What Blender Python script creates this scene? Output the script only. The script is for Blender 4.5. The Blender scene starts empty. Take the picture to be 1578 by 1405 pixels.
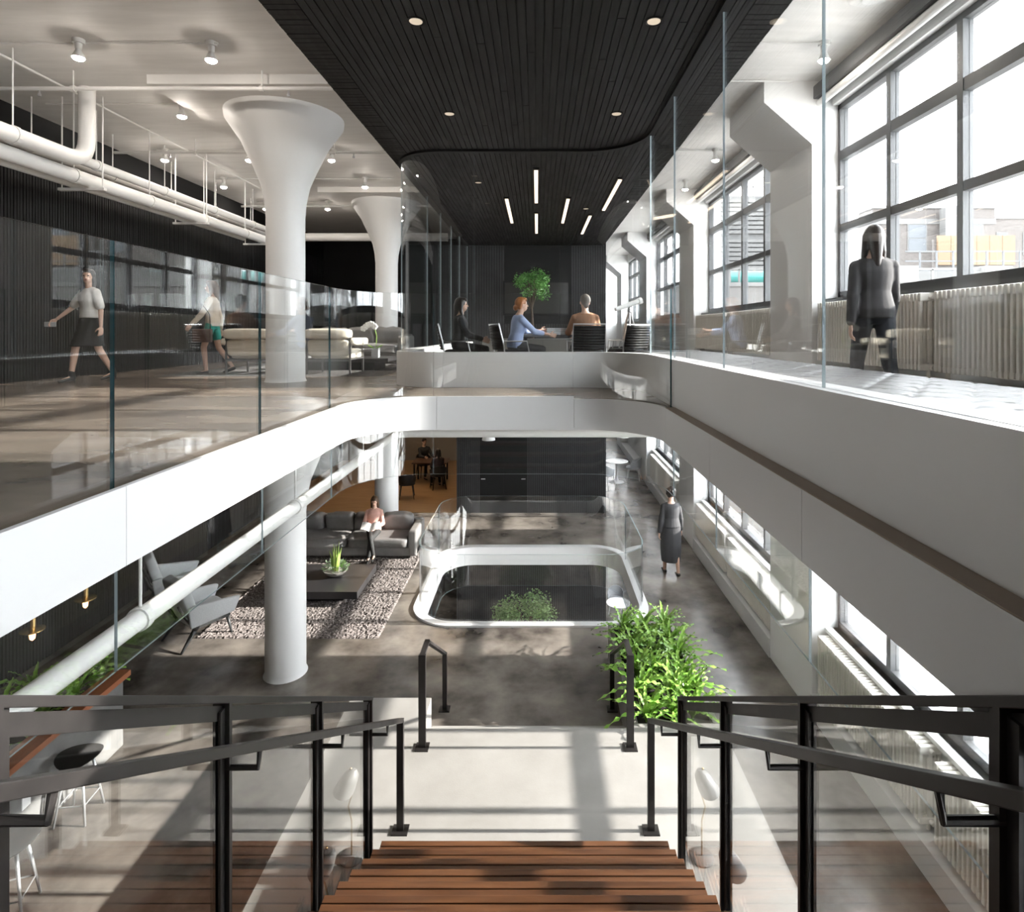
import bpy, bmesh, math, random
from mathutils import Vector, Matrix, noise
from mathutils.geometry import tessellate_polygon
random.seed(7)
S = bpy.context.scene
COL = S.collection
PI = math.pi
V = Vector

# ---------------------------------------------------------------- camera
EYE = 0.77                      # eye above the upper floor (z = 0)
F = 900.0                       # focal length in pixels of the 1578 px frame
cd = bpy.data.cameras.new('camera')
cam = bpy.data.objects.new('camera', cd)
COL.objects.link(cam)
cam.location = (0, 0, EYE)
cam.rotation_euler = (PI / 2, 0, 0)
cd.sensor_fit = 'HORIZONTAL'
cd.sensor_width = 36.0
cd.lens = F / 1578 * 36
cd.shift_x = -39 / 1578
cd.shift_y = -191.5 / 1578
cd.clip_start = 0.05
cd.clip_end = 500
S.camera = cam
# ---------------------------------------------------------------- light
W = bpy.data.worlds.new('sky')
S.world = W
W.use_nodes = True
bg = W.node_tree.nodes['Background']
bg.inputs[0].default_value = (0.93, 0.96, 1.0, 1)
bg.inputs[1].default_value = 5.0
SUN_E = math.radians(20.1)
sl = bpy.data.lights.new('sun', 'SUN')
sl.energy = 6.8
sl.angle = math.radians(0.7)
sl.color = (1.0, 0.945, 0.88)
sun = bpy.data.objects.new('sun', sl)
COL.objects.link(sun)
sun.location = (40, 5, 20)
sun.rotation_euler = V((-math.cos(SUN_E), 0.0, -math.sin(SUN_E))).to_track_quat('-Z', 'Y').to_euler()
S.view_settings.view_transform = 'Standard'
S.view_settings.look = 'None'
S.view_settings.gamma = 1
S.view_settings.use_curve_mapping = False
S.view_settings.exposure = 1.7
cy = S.cycles
cy.use_denoising = True
cy.max_bounces = 12
cy.diffuse_bounces = 6
cy.glossy_bounces = 6
cy.transparent_max_bounces = 32
cy.sample_clamp_indirect = 6
cy.caustics_reflective = False

# ---------------------------------------------------------------- materials
MATS = {}
def mat(name, col=(.5, .5, .5), rough=.5, metal=0, col2=None, scale=5, detail=4, bump=0, bscale=None,
        emit=0, stretch=(1, 1, 1), rough2=None, spec=.5, contrast=(.3, .7), coords='Object', trans=0):
    if name in MATS:
        return MATS[name]
    m = bpy.data.materials.new(name)
    m.use_nodes = True
    nt = m.node_tree
    b = nt.nodes['Principled BSDF']
    b.inputs['Base Color'].default_value = (*col, 1)
    b.inputs['Roughness'].default_value = rough
    b.inputs['Metallic'].default_value = metal
    b.inputs['Specular IOR Level'].default_value = spec
    if emit:
        b.inputs['Emission Color'].default_value = (*col, 1)
        b.inputs['Emission Strength'].default_value = emit
    if col2 or bump or rough2 is not None:
        tc = nt.nodes.new('ShaderNodeTexCoord')
        mp = nt.nodes.new('ShaderNodeMapping')
        mp.inputs['Scale'].default_value = stretch
        nt.links.new(tc.outputs[coords], mp.inputs[0])
        nz = nt.nodes.new('ShaderNodeTexNoise')
        nz.inputs['Scale'].default_value = scale
        nz.inputs['Detail'].default_value = detail
        nz.inputs['Roughness'].default_value = .56
        nt.links.new(mp.outputs[0], nz.inputs['Vector'])
        if col2:
            cr = nt.nodes.new('ShaderNodeValToRGB')
            cr.color_ramp.elements[0].position = contrast[0]
            cr.color_ramp.elements[1].position = contrast[1]
            cr.color_ramp.elements[0].color = (*col, 1)
            cr.color_ramp.elements[1].color = (*col2, 1)
            nt.links.new(nz.outputs['Fac'], cr.inputs[0])
            nt.links.new(cr.outputs[0], b.inputs['Base Color'])
        if rough2 is not None:
            mr = nt.nodes.new('ShaderNodeMapRange')
            mr.inputs['From Min'].default_value = .3
            mr.inputs['From Max'].default_value = .7
            mr.inputs['To Min'].default_value = rough
            mr.inputs['To Max'].default_value = rough2
            nt.links.new(nz.outputs['Fac'], mr.inputs[0])
            nt.links.new(mr.outputs[0], b.inputs['Roughness'])
        if bump:
            n2 = nt.nodes.new('ShaderNodeTexNoise')
            n2.inputs['Scale'].default_value = bscale or scale * 4
            n2.inputs['Detail'].default_value = 3
            nt.links.new(mp.outputs[0], n2.inputs['Vector'])
            bp = nt.nodes.new('ShaderNodeBump')
            bp.inputs['Strength'].default_value = bump
            bp.inputs['Distance'].default_value = .02
            nt.links.new(n2.outputs['Fac'], bp.inputs['Height'])
            nt.links.new(bp.outputs[0], b.inputs['Normal'])
    MATS[name] = m
    return m

def glass(name, tint=(.96, .985, .98), base=.04, refl=(1, 1, 1)):
    m = bpy.data.materials.new(name)
    m.use_nodes = True
    nt = m.node_tree
    for n in list(nt.nodes):
        nt.nodes.remove(n)
    N = nt.nodes.new
    out = N('ShaderNodeOutputMaterial')
    mix = N('ShaderNodeMixShader')
    tr = N('ShaderNodeBsdfTransparent')
    tr.inputs[0].default_value = (*tint, 1)
    gl = N('ShaderNodeBsdfGlossy')
    gl.inputs['Roughness'].default_value = 0.0
    gl.inputs[0].default_value = (*refl, 1)
    g = N('ShaderNodeNewGeometry')
    dot = N('ShaderNodeVectorMath'); dot.operation = 'DOT_PRODUCT'
    ab = N('ShaderNodeMath'); ab.operation = 'ABSOLUTE'
    om = N('ShaderNodeMath'); om.operation = 'SUBTRACT'; om.inputs[0].default_value = 1
    pw = N('ShaderNodeMath'); pw.operation = 'POWER'; pw.inputs[1].default_value = 5
    ma = N('ShaderNodeMath'); ma.operation = 'MULTIPLY_ADD'
    ma.inputs[1].default_value = 1 - base
    ma.inputs[2].default_value = base
    L = nt.links.new
    L(g.outputs['Normal'], dot.inputs[0]); L(g.outputs['Incoming'], dot.inputs[1])
    L(dot.outputs['Value'], ab.inputs[0]); L(ab.outputs[0], om.inputs[1]); L(om.outputs[0], pw.inputs[0])
    L(pw.outputs[0], ma.inputs[0]); L(ma.outputs[0], mix.inputs[0])
    L(tr.outputs[0], mix.inputs[1]); L(gl.outputs[0], mix.inputs[2]); L(mix.outputs[0], out.inputs[0])
    return m

GLASS = glass('clear_glass', (.985, .992, .99), .05)
WGLASS = glass('window_glass', (.98, .985, .985), .035)
CORE = mat('core_slats', (.016, .016, .018), .5, col2=(.030, .031, .034), scale=3)
GEDGE = mat('glass_edge', (.03, .095, .115), .15)
PEDGE = mat('pale_glass_edge', (.42, .50, .53), .12)
BEDGE = mat('baffle_glass_edge', (.14, .20, .215), .15)
WHITE = mat('white_paint', (.80, .80, .79), .45)
WALLW = mat('wall_white', (.84, .84, .835), .6, bump=.05, bscale=30)
CEIL = mat('board_marked_ceiling', (.85, .835, .815), .65, col2=(.76, .745, .725), scale=1.2, stretch=(1, 7, 1), bump=.15, bscale=2)
COLM = mat('column_plaster', (.80, .80, .79), .5, bump=.10, bscale=9)
SATIN = mat('satin_white', (.69, .69, .695), .3)
GREYW = mat('grey_white', (.66, .66, .66), .45)
FLOORM = mat('polished_concrete', (.075, .060, .049), .27, col2=(.27, .222, .182), scale=1.0, detail=14, contrast=(.30, .66), spec=.35, stretch=(.7, 1.5, 1))
LOWM = mat('stained_concrete', (.040, .034, .030), .22, col2=(.245, .218, .19), scale=1.1, detail=14, contrast=(.34, .68), spec=.5)
LANDM = mat('light_concrete', (.255, .245, .228), .6, col2=(.31, .30, .283), scale=2.2, detail=8, bump=.04, bscale=60)
ROUGHC = mat('raw_concrete', (.11, .11, .108), .7, col2=(.17, .167, .16), scale=3, detail=6, bump=.1)
BLACKW = mat('charcoal_wood', (.006, .006, .0065), .6, col2=(.014, .014, .015), scale=3, rough2=.8, spec=.25)
BLACKC = mat('charcoal_ceiling_wood', (.006, .006, .006), .5, col2=(.015, .0145, .015), scale=2.5, stretch=(8, .7, 1), rough2=.7, spec=.3)
BLACK = mat('matt_black', (.004, .004, .0045), .6, spec=.3)
STEEL = mat('dark_bronze_steel', (.019, .017, .0165), .36, metal=.45, col2=(.034, .030, .029), scale=6, rough2=.45)
WALNUT = mat('walnut', (.050, .0195, .008), .34, col2=(.125, .053, .022), scale=2.0, detail=8, stretch=(.7, 9, 3), rough2=.42)
REDWOOD = mat('redwood', (.22, .075, .030), .4, col2=(.30, .11, .05), scale=2, stretch=(6, .6, 2))
WARMFLOOR = mat('warm_oak_floor', (.34, .20, .095), .35, col2=(.42, .26, .13), scale=1.5, stretch=(1, 6, 1))
FRAME = mat('window_steel', (.085, .087, .09), .45)
RAD = mat('radiator_enamel', (.86, .83, .77), .35)
PIPE = mat('pipe_paint', (.78, .77, .75), .45, bump=.03, bscale=12)
BRASS = mat('brass', (.62, .42, .18), .25, metal=1)
GREYFAB = mat('grey_fabric', (.58, .60, .61), .85, col2=(.68, .70, .71), scale=60, bump=.15, bscale=200)
LEATHER = mat('grey_leather', (.175, .168, .164), .40, col2=(.24, .23, .224), scale=4, bump=.12, bscale=14)
CREAM = mat('cream_leather', (.72, .66, .56), .45, bump=.05, bscale=20)
DARKT = mat('dark_table', (.028, .027, .028), .35)
LEAF = mat('fern_green', (.12, .30, .035), .4, col2=(.34, .52, .10), scale=7)
LEAF2 = mat('tree_green', (.07, .15, .045), .5, col2=(.18, .28, .10), scale=6)
SOIL = mat('soil', (.02, .015, .012), .9)
CHROME = mat('brushed_steel', (.55, .55, .56), .28, metal=1)
GREYPL = mat('grey_plastic', (.33, .34, .35), .45)
MARBLE = mat('marble', (.82, .82, .82), .2, col2=(.55, .55, .56), scale=3, detail=8, contrast=(.5, .72))
SKIN = mat('skin', (.62, .40, .30), .5)
LAMPG = mat('lamp_glow', (1.0, .91, .81), .4, emit=140)
GLOBE = mat('globe_glow', (1.0, .74, .48), .4, emit=42)
LINEG = mat('linear_glow', (1.0, .80, .60), .4, emit=.75)
BULBG = mat('filament_glow', (1.0, .50, .20), .4, emit=2.2)
TUFT = mat('bench_leather', (.10, .10, .104), .45)
BENCHW = mat('bench_panel', (.74, .74, .74), .4)

# ---------------------------------------------------------------- mesh builder
class MB:
    def __init__(s, org=(0, 0, 0)):
        s.v, s.f, s.m = [], [], []
        s.o = V(org)
    def add(s, vs, fs, mi=0):
        b = len(s.v)
        s.v += [V(p) for p in vs]
        for k, f in enumerate(fs):
            s.f.append([b + i for i in f])
            s.m.append(mi[k] if isinstance(mi, list) else mi)
        return s
    def box(s, a, b, mi=0):
        x0, y0, z0 = a; x1, y1, z1 = b
        return s.add([(x0, y0, z0), (x1, y0, z0), (x1, y1, z0), (x0, y1, z0), (x0, y0, z1), (x1, y0, z1), (x1, y1, z1), (x0, y1, z1)],
                     [(0, 3, 2, 1), (4, 5, 6, 7), (0, 1, 5, 4), (1, 2, 6, 5), (2, 3, 7, 6), (3, 0, 4, 7)], mi)
    def bar(s, p0, p1, w, h, up=(0, 0, 1), mi=0):
        p0, p1 = V(p0), V(p1)
        d = (p1 - p0).normalized()
        u = V(up)
        if abs(d.dot(u)) > .99:
            u = V((0, 1, 0))
        a = d.cross(u).normalized() * (w / 2)
        b = a.cross(d).normalized() * (h / 2)
        vs = [p + i * a + j * b for p in (p0, p1) for i, j in ((-1, -1), (1, -1), (1, 1), (-1, 1))]
        return s.add(vs, [(0, 1, 2, 3), (7, 6, 5, 4), (0, 4, 5, 1), (1, 5, 6, 2), (2, 6, 7, 3), (3, 7, 4, 0)], mi)
    def loft(s, rings, mi=0, cap=True):
        n = len(rings[0])
        vs = [p for r in rings for p in r]
        fs = []
        for k in range(len(rings) - 1):
            for i in range(n):
                j = (i + 1) % n
                fs.append((k * n + i, k * n + j, (k + 1) * n + j, (k + 1) * n + i))
        if cap:
            fs.append(tuple(range(n))[::-1])
            fs.append(tuple((len(rings) - 1) * n + i for i in range(n)))
        return s.add(vs, fs, mi)
    def tube(s, pts, r, n=10, mi=0):
        pts = [V(p) for p in pts]
        rs = r if isinstance(r, (list, tuple)) else [r] * len(pts)
        ref = None
        rings = []
        for i, p in enumerate(pts):
            d = (pts[min(i + 1, len(pts) - 1)] - pts[max(i - 1, 0)]).normalized()
            if ref is None:
                ref = V((0, 0, 1)) if abs(d.z) < .9 else V((1, 0, 0))
            a = d.cross(ref).normalized()
            b = a.cross(d).normalized()
            ref = b
            rings.append([p + rs[i] * (math.cos(2 * PI * k / n) * a + math.sin(2 * PI * k / n) * b) for k in range(n)])
        return s.loft(rings, mi)
    def caps(s, p0, p1, r0, r1, n=10, fl=1.0):
        p0, p1 = V(p0), V(p1)
        d = (p1 - p0).normalized()
        pts, rs = [], []
        for k in range(4):
            a = (k / 3.5 + .04) * PI / 2
            pts.append(p0 - d * r0 * math.cos(a)); rs.append(r0 * math.sin(a))
        pts += [p0, p1]; rs += [r0, r1]
        for k in range(4):
            a = ((3 - k) / 3.5 + .04) * PI / 2
            pts.append(p1 + d * r1 * math.cos(a)); rs.append(r1 * math.sin(a))
        return s.tube(pts, rs, n)
    def ell(s, c, r, n=12, rot=None, mi=0, e=1.0, nz=0, nf=6):
        c = V(c)
        rings = []
        pw = lambda x: math.copysign(abs(x) ** e, x)
        m = max(6, n * 2 // 3)
        for i in range(m + 1):
            t = -PI / 2 + PI * (.02 + .96 * i / m)
            ring = []
            for k in range(n):
                a = 2 * PI * k / n
                p = V((r[0] * pw(math.cos(t)) * pw(math.cos(a)), r[1] * pw(math.cos(t)) * pw(math.sin(a)), r[2] * pw(math.sin(t))))
                if nz:
                    p *= 1 + nz * noise.noise((p + c) * nf)
                if rot is not None:
                    p = rot @ p
                ring.append(c + p)
            rings.append(ring)
        return s.loft(rings, mi)
    def lathe(s, prof, c=(0, 0, 0), n=28, mi=0, cap=True):
        c = V(c)
        return s.loft([[c + V((r * math.cos(2 * PI * k / n), r * math.sin(2 * PI * k / n), z)) for k in range(n)] for r, z in prof], mi, cap)
    def prism(s, outer, z0, z1, holes=(), mi=0):
        loops = [[V((x, y, 0)) for x, y in l] for l in (outer, *holes)]
        tris = tessellate_polygon(loops)
        flat = [p for l in loops for p in l]
        n = len(flat)
        vs = [(p.x, p.y, z0) for p in flat] + [(p.x, p.y, z1) for p in flat]
        fs = [tuple(t) for t in tris] + [tuple(i + n for i in t) for t in tris]
        b = 0
        for l in loops:
            k = len(l)
            fs += [(b + i, b + (i + 1) % k, n + b + (i + 1) % k, n + b + i) for i in range(k)]
            b += k
        return s.add(vs, fs, mi)
    def sheet(s, path, z0, z1, th, mi=(0, 1), flip=1):
        """an upright sheet along a plan path, th thick towards its left"""
        off = offset(path, th * flip)
        n = len(path)
        vs = [(p[0], p[1], z0) for p in path] + [(p[0], p[1], z1) for p in path] + [(p[0], p[1], z0) for p in off] + [(p[0], p[1], z1) for p in off]
        fs, ms = [], []
        for i in range(n - 1):
            fs += [(i, i + 1, n + i + 1, n + i), (2 * n + i, 3 * n + i, 3 * n + i + 1, 2 * n + i + 1),
                   (n + i, n + i + 1, 3 * n + i + 1, 3 * n + i), (i, 2 * n + i, 2 * n + i + 1, i + 1)]
            ms += [mi[0], mi[0], mi[1], mi[1]]
        fs += [(0, n, 3 * n, 2 * n), (n - 1, 3 * n - 1, 4 * n - 1, 2 * n - 1)]
        ms += [mi[1], mi[1]]
        return s.add(vs, fs, ms)
    def build(s, name, mats, par=None, smooth=False, bevel=0, kind=None, label=None, rem=0, sm=4, sub=0, nrm=True):
        me = bpy.data.meshes.new(name)
        me.from_pydata([p - s.o for p in s.v], [], s.f)
        mats = mats if isinstance(mats, (list, tuple)) else [mats]
        for m in mats:
            me.materials.append(m)
        me.polygons.foreach_set('material_index', s.m)
        if nrm:
            bm = bmesh.new(); bm.from_mesh(me)
            bmesh.ops.recalc_face_normals(bm, faces=bm.faces)
            bm.to_mesh(me); bm.free()
        o = bpy.data.objects.new(name, me)
        COL.objects.link(o)
        if rem:
            r = o.modifiers.new('r', 'REMESH'); r.mode = 'VOXEL'; r.voxel_size = rem
            q = o.modifiers.new('s', 'SMOOTH'); q.iterations = sm; q.factor = .5
            dg = bpy.context.evaluated_depsgraph_get()
            me2 = bpy.data.meshes.new_from_object(o.evaluated_get(dg))
            o.modifiers.clear()
            o.data = me2
            bpy.data.meshes.remove(me)
            me = me2
            me.name = name
            if not me.materials:
                for m in mats:
                    me.materials.append(m)
            smooth = True
        if smooth:
            me.polygons.foreach_set('use_smooth', [True] * len(me.polygons))
            if smooth is not True:
                me.set_sharp_from_angle(angle=math.radians(smooth))
        if bevel:
            b = o.modifiers.new('bevel', 'BEVEL'); b.width = bevel; b.segments = 2
            b.limit_method = 'ANGLE'
        if sub:
            q = o.modifiers.new('sub', 'SUBSURF'); q.levels = sub; q.render_levels = sub
            me.polygons.foreach_set('use_smooth', [True] * len(me.polygons))
        if par:
            o.parent = par
        elif s.o.length:
            o.location = s.o
        if kind:
            o['kind'] = kind
        if label:
            o['label'] = label
        return o

def thing(name, label, cat, loc=(0, 0, 0), rz=0, group=None):
    o = bpy.data.objects.new(name, None)
    o.empty_display_size = .1
    COL.objects.link(o)
    o.location = loc
    o.rotation_euler = (0, 0, rz)
    o['label'] = label
    o['category'] = cat
    if group:
        o['group'] = group
    return o
def root(name, loc=(0, 0, 0)):
    o = bpy.data.objects.new(name, None)
    o.empty_display_size = .1
    COL.objects.link(o)
    o.location = loc
    o['kind'] = 'structure'
    return o
def tag(o, label, cat, group=None):
    o['label'] = label; o['category'] = cat
    if group:
        o['group'] = group
    return o
def kids(o):
    return [c for c in o.children]
def dup(o, loc=None, rz=None, label=None, par=None):
    c = o.copy(); COL.objects.link(c)
    if par:
        c.parent = par
    if loc is not None:
        c.location = loc
    if rz is not None:
        c.rotation_euler = (0, 0, rz)
    if label:
        c['label'] = label
    for ch in kids(o):
        if ch.parent == o:
            dup(ch, par=c)
    return c
def piece(o, par, loc=(0, 0, 0), rot=(0, 0, 0), sc=(1, 1, 1)):
    c = o.copy(); COL.objects.link(c)
    c.parent = par; c.location = loc; c.rotation_euler = rot; c.scale = sc
    return c

# ---- plan paths
def arc(cx, cyy, r, a0, a1, n=12):
    return [(cx + r * math.cos(math.radians(a0 + (a1 - a0) * i / n)), cyy + r * math.sin(math.radians(a0 + (a1 - a0) * i / n))) for i in range(n + 1)]
def offset(path, d):
    out = []
    n = len(path)
    for i in range(n):
        a = V(path[max(i - 1, 0)]); b = V(path[i]); c = V(path[min(i + 1, n - 1)])
        n1 = (b - a).normalized() if i else None
        n2 = (c - b).normalized() if i < n - 1 else None
        t = (n1 or n2) + (n2 or n1)
        t = t.normalized()
        nn = V((-t.y, t.x))
        k = nn.dot(V((-(n1 or n2).y, (n1 or n2).x)))
        out.append(tuple(b + nn * d / max(k, .3)))
    return out
def plen(path):
    return sum((V(path[i + 1]) - V(path[i])).length for i in range(len(path) - 1))
def sub(path, s0, s1):
    out = []
    s = 0
    for i in range(len(path) - 1):
        a, b = V(path[i]), V(path[i + 1])
        l = (b - a).length
        if s + l > s0 and s < s1 and l > 1e-6:
            t0 = max(0, (s0 - s) / l); t1 = min(1, (s1 - s) / l)
            if not out:
                out.append(tuple(a + (b - a) * t0))
            out.append(tuple(a + (b - a) * t1))
        s += l
    q = [out[0]]
    for p in out[1:]:
        if (V(p) - V(q[-1])).length > 1e-5:
            q.append(p)
    return q
def near(path, pt):
    best, bs, s = 1e9, 0, 0
    for i in range(len(path) - 1):
        a, b = V(path[i]), V(path[i + 1])
        l = (b - a).length
        if l < 1e-6:
            continue
        t = min(1, max(0, (V(pt) - a).dot(b - a) / l / l))
        d = (a + (b - a) * t - V(pt)).length
        if d < best:
            best, bs = d, s + t * l
        s += l
    return bs
def panes(par, path, cuts, z0, z1, th=.014, flip=1, gap=.004, name='pane', org=(0, 0, 0), edge=None):
    for a, b in zip(cuts[:-1], cuts[1:]):
        m = MB(org)
        m.sheet(sub(path, a + gap, b - gap), z0, z1, th, flip=flip)
        m.build(name, [GLASS, edge or GEDGE], par, smooth=30)

# ---------------------------------------------------------------- levels
UP, LOW, BASE, LAND = 0.0, -4.53, -9.06, -3.93
CE, SOF = 4.23, 3.30
XW = 4.07                       # window wall
XL = -8.0                       # dark wall on the left
YB = 17.1                       # front of the core
XO0, XO1, YO = -2.0, 1.32, 6.70 # upper opening
R1 = .78
U = [(XO0, -.7)] + arc(XO0 + R1, YO - R1, R1, 180, 90) + arc(XO1 - R1, YO - R1, R1, 90, 0) + [(XO1, -.7)]

# ---- floors
m = MB()
m.prism([(XL - .2, -.7)] + U + [(4.5, -.7), (4.5, 30), (XL - .2, 30)], -.33, 0)
m.build('floor', FLOORM, kind='structure')
MB().box((XL - .2, -5, -.33), (4.5, -.7, 0)).build('floor.001', FLOORM, kind='structure')
def rrect(x0, x1, y0, y1, r, n=10):
    return arc(x1 - r, y0 + r, r, -90, 0, n) + arc(x1 - r, y1 - r, r, 0, 90, n) + arc(x0 + r, y1 - r, r, 90, 180, n) + arc(x0 + r, y0 + r, r, 180, 270, n)
OP = (-2.38, 2.14, 10.46, 14.45)
HOLE = rrect(OP[0] + .14, OP[1] - .14, OP[2] + .14, OP[3] - .14, .72)
m = MB()
m.prism([(XL - .2, -5), (4.5, -5), (4.5, 30), (XL - .2, 30)], LOW - .33, LOW, [HOLE])
m.build('floor.002', LOWM, kind='structure')
MB().box((XL - .2, -5, BASE - .3), (4.5, 30, BASE)).build('floor.003', LOWM, kind='structure')
MB().box((XL, YB, LOW), (-2.36, 24, LOW + .012)).build('floor.004', WARMFLOOR, kind='structure')
# ---- ceilings (undersides)
MB().box((XL - .2, -5, CE), (4.5, 30, CE + .3)).build('ceiling', CEIL, kind='structure')
m = MB()
m.prism([(XL - .2, -.7)] + U + [(4.5, -.7), (4.5, 30), (XL - .2, 30)], -.36, -.332)
m.build('ceiling.001', CEIL, kind='structure')
m = MB()
m.prism([(XL - .2, -5), (4.5, -5), (4.5, 30), (XL - .2, 30)], LOW - .36, LOW - .332, [HOLE])
m.build('ceiling.002', CEIL, kind='structure')
# ---- walls
MB().box((XL - .2, -5.2, BASE), (4.5, -5, CE)).build('wall_near', mat('wall_charcoal', (.06, .06, .06), .7), kind='structure')
MB().box((XL - .2, 30, BASE), (4.5, 30.2, CE)).build('wall_far', WALLW, kind='structure')
def slats(name, par, a, b, n, fixed, z0, z1, axis, th=.018, fill=.72, mt=BLACKW):
    m = MB()
    p = (b - a) / n
    for i in range(n):
        q0 = a + i * p; q1 = q0 + p * fill
        d = th * (1 if i % 3 else .8)
        if axis == 'y':
            m.box((fixed, q0, z0), (fixed + d, q1, z1))
        else:
            m.box((q0, fixed - d, z0), (q1, fixed, z1))
    return m.build(name, mt, par, kind='stuff')
wl = root('wall_left')
MB().box((XL - .2, -5, BASE), (XL, 30, CE)).build('panel', BLACK, wl)
slats('slat', wl, -1, 22, 420, XL, 0, 3.45, 'y')
slats('slat.001', wl, 2, 20, 300, XL, LOW, LOW + 3.5, 'y')
MB().box((XL, -1, 3.45), (XL + .03, 30, 3.50)).build('rail', BLACK, wl)
# the dark core at the end
wc = root('wall_back')
for z0, z1 in ((UP, CE), (LOW, -.36), (BASE, LOW - .36)):
    MB().box((-2.36, YB, z0), (2.01, 30, z1)).build('core', BLACK, wc)
slats('slat', wc, -2.30, -.95, 18, YB, 0, 3.3, 'x', mt=CORE)
slats('slat.001', wc, 1.0, 2.0, 14, YB, 0, 3.3, 'x', mt=CORE)
slats('slat.006', wc, -.95, 1.0, 26, YB, 0, 1.0, 'x', mt=CORE)
slats('slat.002', wc, -2.36, -1.67, 12, YB, LOW, -.36, 'x', mt=CORE)
slats('slat.003', wc, -.30, 2.01, 38, YB, LOW, -.36, 'x', mt=CORE)
slats('slat.004', wc, -2.36, 2.01, 70, YB, BASE, LOW - .36, 'x', mt=CORE)
MB().box((-7.98, 21.8, 0), (-2.36, 22, CE)).build('partition', BLACK, wc)
MB().box((-7.98, 24, LOW), (-2.36, 24.1, -.36)).build('partition', mat('grey_wall', (.30, .28, .26), .6), wc)
dr = root('door_1')
for k, x in ((0, -1.66), (1, -.985)):
    MB().box((x, YB - .012, LOW), (x + .67, YB, LOW + 3.2)).build('leaf', BLACK, dr)
    MB().bar((x + (.02 if k == 0 else .52), YB - .05, LOW + 1.0), (x + (.14 if k == 0 else .64), YB - .05, LOW + 1.0), .02, .02).build('handle', CHROME, dr)

# ---- window wall on the right: piers, sills, lintels and windows
BAY = 6.1
PC = [2.68 + BAY * k for k in range(-1, 5)]     # pier centres
HP = .72
wr = root('wall_right')
LEV = ((0.0, UP, CE), (LOW, LOW, -.36), (BASE, BASE, LOW - .36))
for z, z0, z1 in LEV:
    MB().box((XW, -5, z0 - (.4 if z0 < 0 else 0)), (XW + .36, 30, z + 1.22)).build('spandrel', WALLW, wr)
    MB().box((XW, -5, z + 3.89), (XW + .36, 30, z1 + .34)).build('lintel', WALLW, wr)
for yc in PC:
    for z, z0, z1 in LEV:
        m = MB()
        m.box((XW - .28, yc - HP, z0), (XW + .36, yc + HP, z1))
        # corbel under the ceiling
        zc0, zc1 = z + 3.36, z + 3.93
        m.add([(XW - .28, yc - HP, zc0), (XW - .94, yc - HP, zc1), (XW - .94, yc - HP, z1), (XW - .28, yc - HP, z1),
               (XW - .28, yc + HP, zc0), (XW - .94, yc + HP, zc1), (XW - .94, yc + HP, z1), (XW - .28, yc + HP, z1)],
              [(0, 1, 2, 3), (7, 6, 5, 4), (0, 4, 5, 1), (1, 5, 6, 2), (2, 6, 7, 3), (3, 7, 4, 0)])
        m.build('pier', WALLW, wr)
wn = 0
WX = XW + .13
for yc in PC[:-1]:
    ya, yb = yc + HP, yc + BAY - HP
    for z, z0, z1 in LEV:
        if z == BASE and ya < 8:
            continue
        wn += 1
        w = root(f'window_{wn}')
        zs, zt = z + 1.22, z + 3.89
        n = 4
        p = (yb - ya) / n
        m = MB()
        for a, b in (((ya, zs), (yb, zs + .10)), ((ya, zt - .07), (yb, zt)), ((ya, zs), (ya + .06, zt)), ((yb - .06, zs), (yb, zt))):
            m.box((WX - .05, a[0], a[1]), (WX + .06, b[0], b[1]))
        m.build('frame', FRAME, w)
        for k in range(1, n):
            y = ya + k * p
            MB().box((WX - .055, y - .042, zs + .10), (WX + .05, y + .042, zt - .07)).build('mullion', FRAME, w)
        t1, t2 = (z + 2.19, z + 3.18) if z == 0 else (z + 1.94, z + 2.90)
        for zz, h in ((t1, .05), (t2, .065)):
            for k in range(n):
                MB().box((WX - .05, ya + k * p + .045, zz - h), (WX + .045, ya + (k + 1) * p - .045, zz + h)).build('transom', FRAME, w)
        rows = ((zs + .10, t1 - .05), (t1 + .05, t2 - .065), (t2 + .065, zt - .07))
        for k in range(n):
            for r0, r1 in rows:
                mm = MB()
                y0, y1 = ya + k * p + (.06 if k == 0 else .042), ya + (k + 1) * p - (.06 if k == n - 1 else .042)
                mm.box((WX + .005, y0, r0), (WX + .011, y1, r1), [1, 1, 1, 0, 1, 0])
                mm.build('pane', [WGLASS, FRAME], w)
        MB().box((XW - .10, ya, zs - .05), (WX - .05, yb, zs)).build('sill', FRAME if z == 0 else WALLW, w)

# ---- columns
def column(x, y, z0, z1, up=True):
    o = MB((x, y, z0))
    h = z1 - z0
    r = .285 if up else .30
    prof = [(r + .025, 0), (r + .008, .03), (r, .07), (r, h - 1.70), (r + .02, h - 1.45), (r + .07, h - 1.2), (r + .17, h - .95), (.64, h - .55), (.86, h - .22), (.87, h - .13)]
    o.lathe(prof, (x, y, z0), 40)
    return o
for i, (y, lab) in enumerate(((9.1, 'nearest white round column with flared capital standing on the upper floor'),
                              (15.2, 'white round column behind the upper lounge beside the curved glass room'))):
    t = thing('column', lab, 'column', (-3.92, y, 0))
    column(-3.92, y, 0, CE).build('shaft', COLM, t, smooth=35)
    MB((-3.92, y, 0)).box((-5.25, y - 1.25, CE - .13), (-2.6, y + 1.25, CE - .001)).build('drop_panel', CEIL, t)
for i, (y, lab) in enumerate(((9.1, 'nearest white round column rising beside the rug on the lower floor'),
                              (15.2, 'white round column standing behind the leather sofa'))):
    t = thing('column', lab, 'column', (-3.92, y, LOW))
    column(-3.92, y, LOW, -.36, False).build('shaft', COLM, t, smooth=35)

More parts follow.
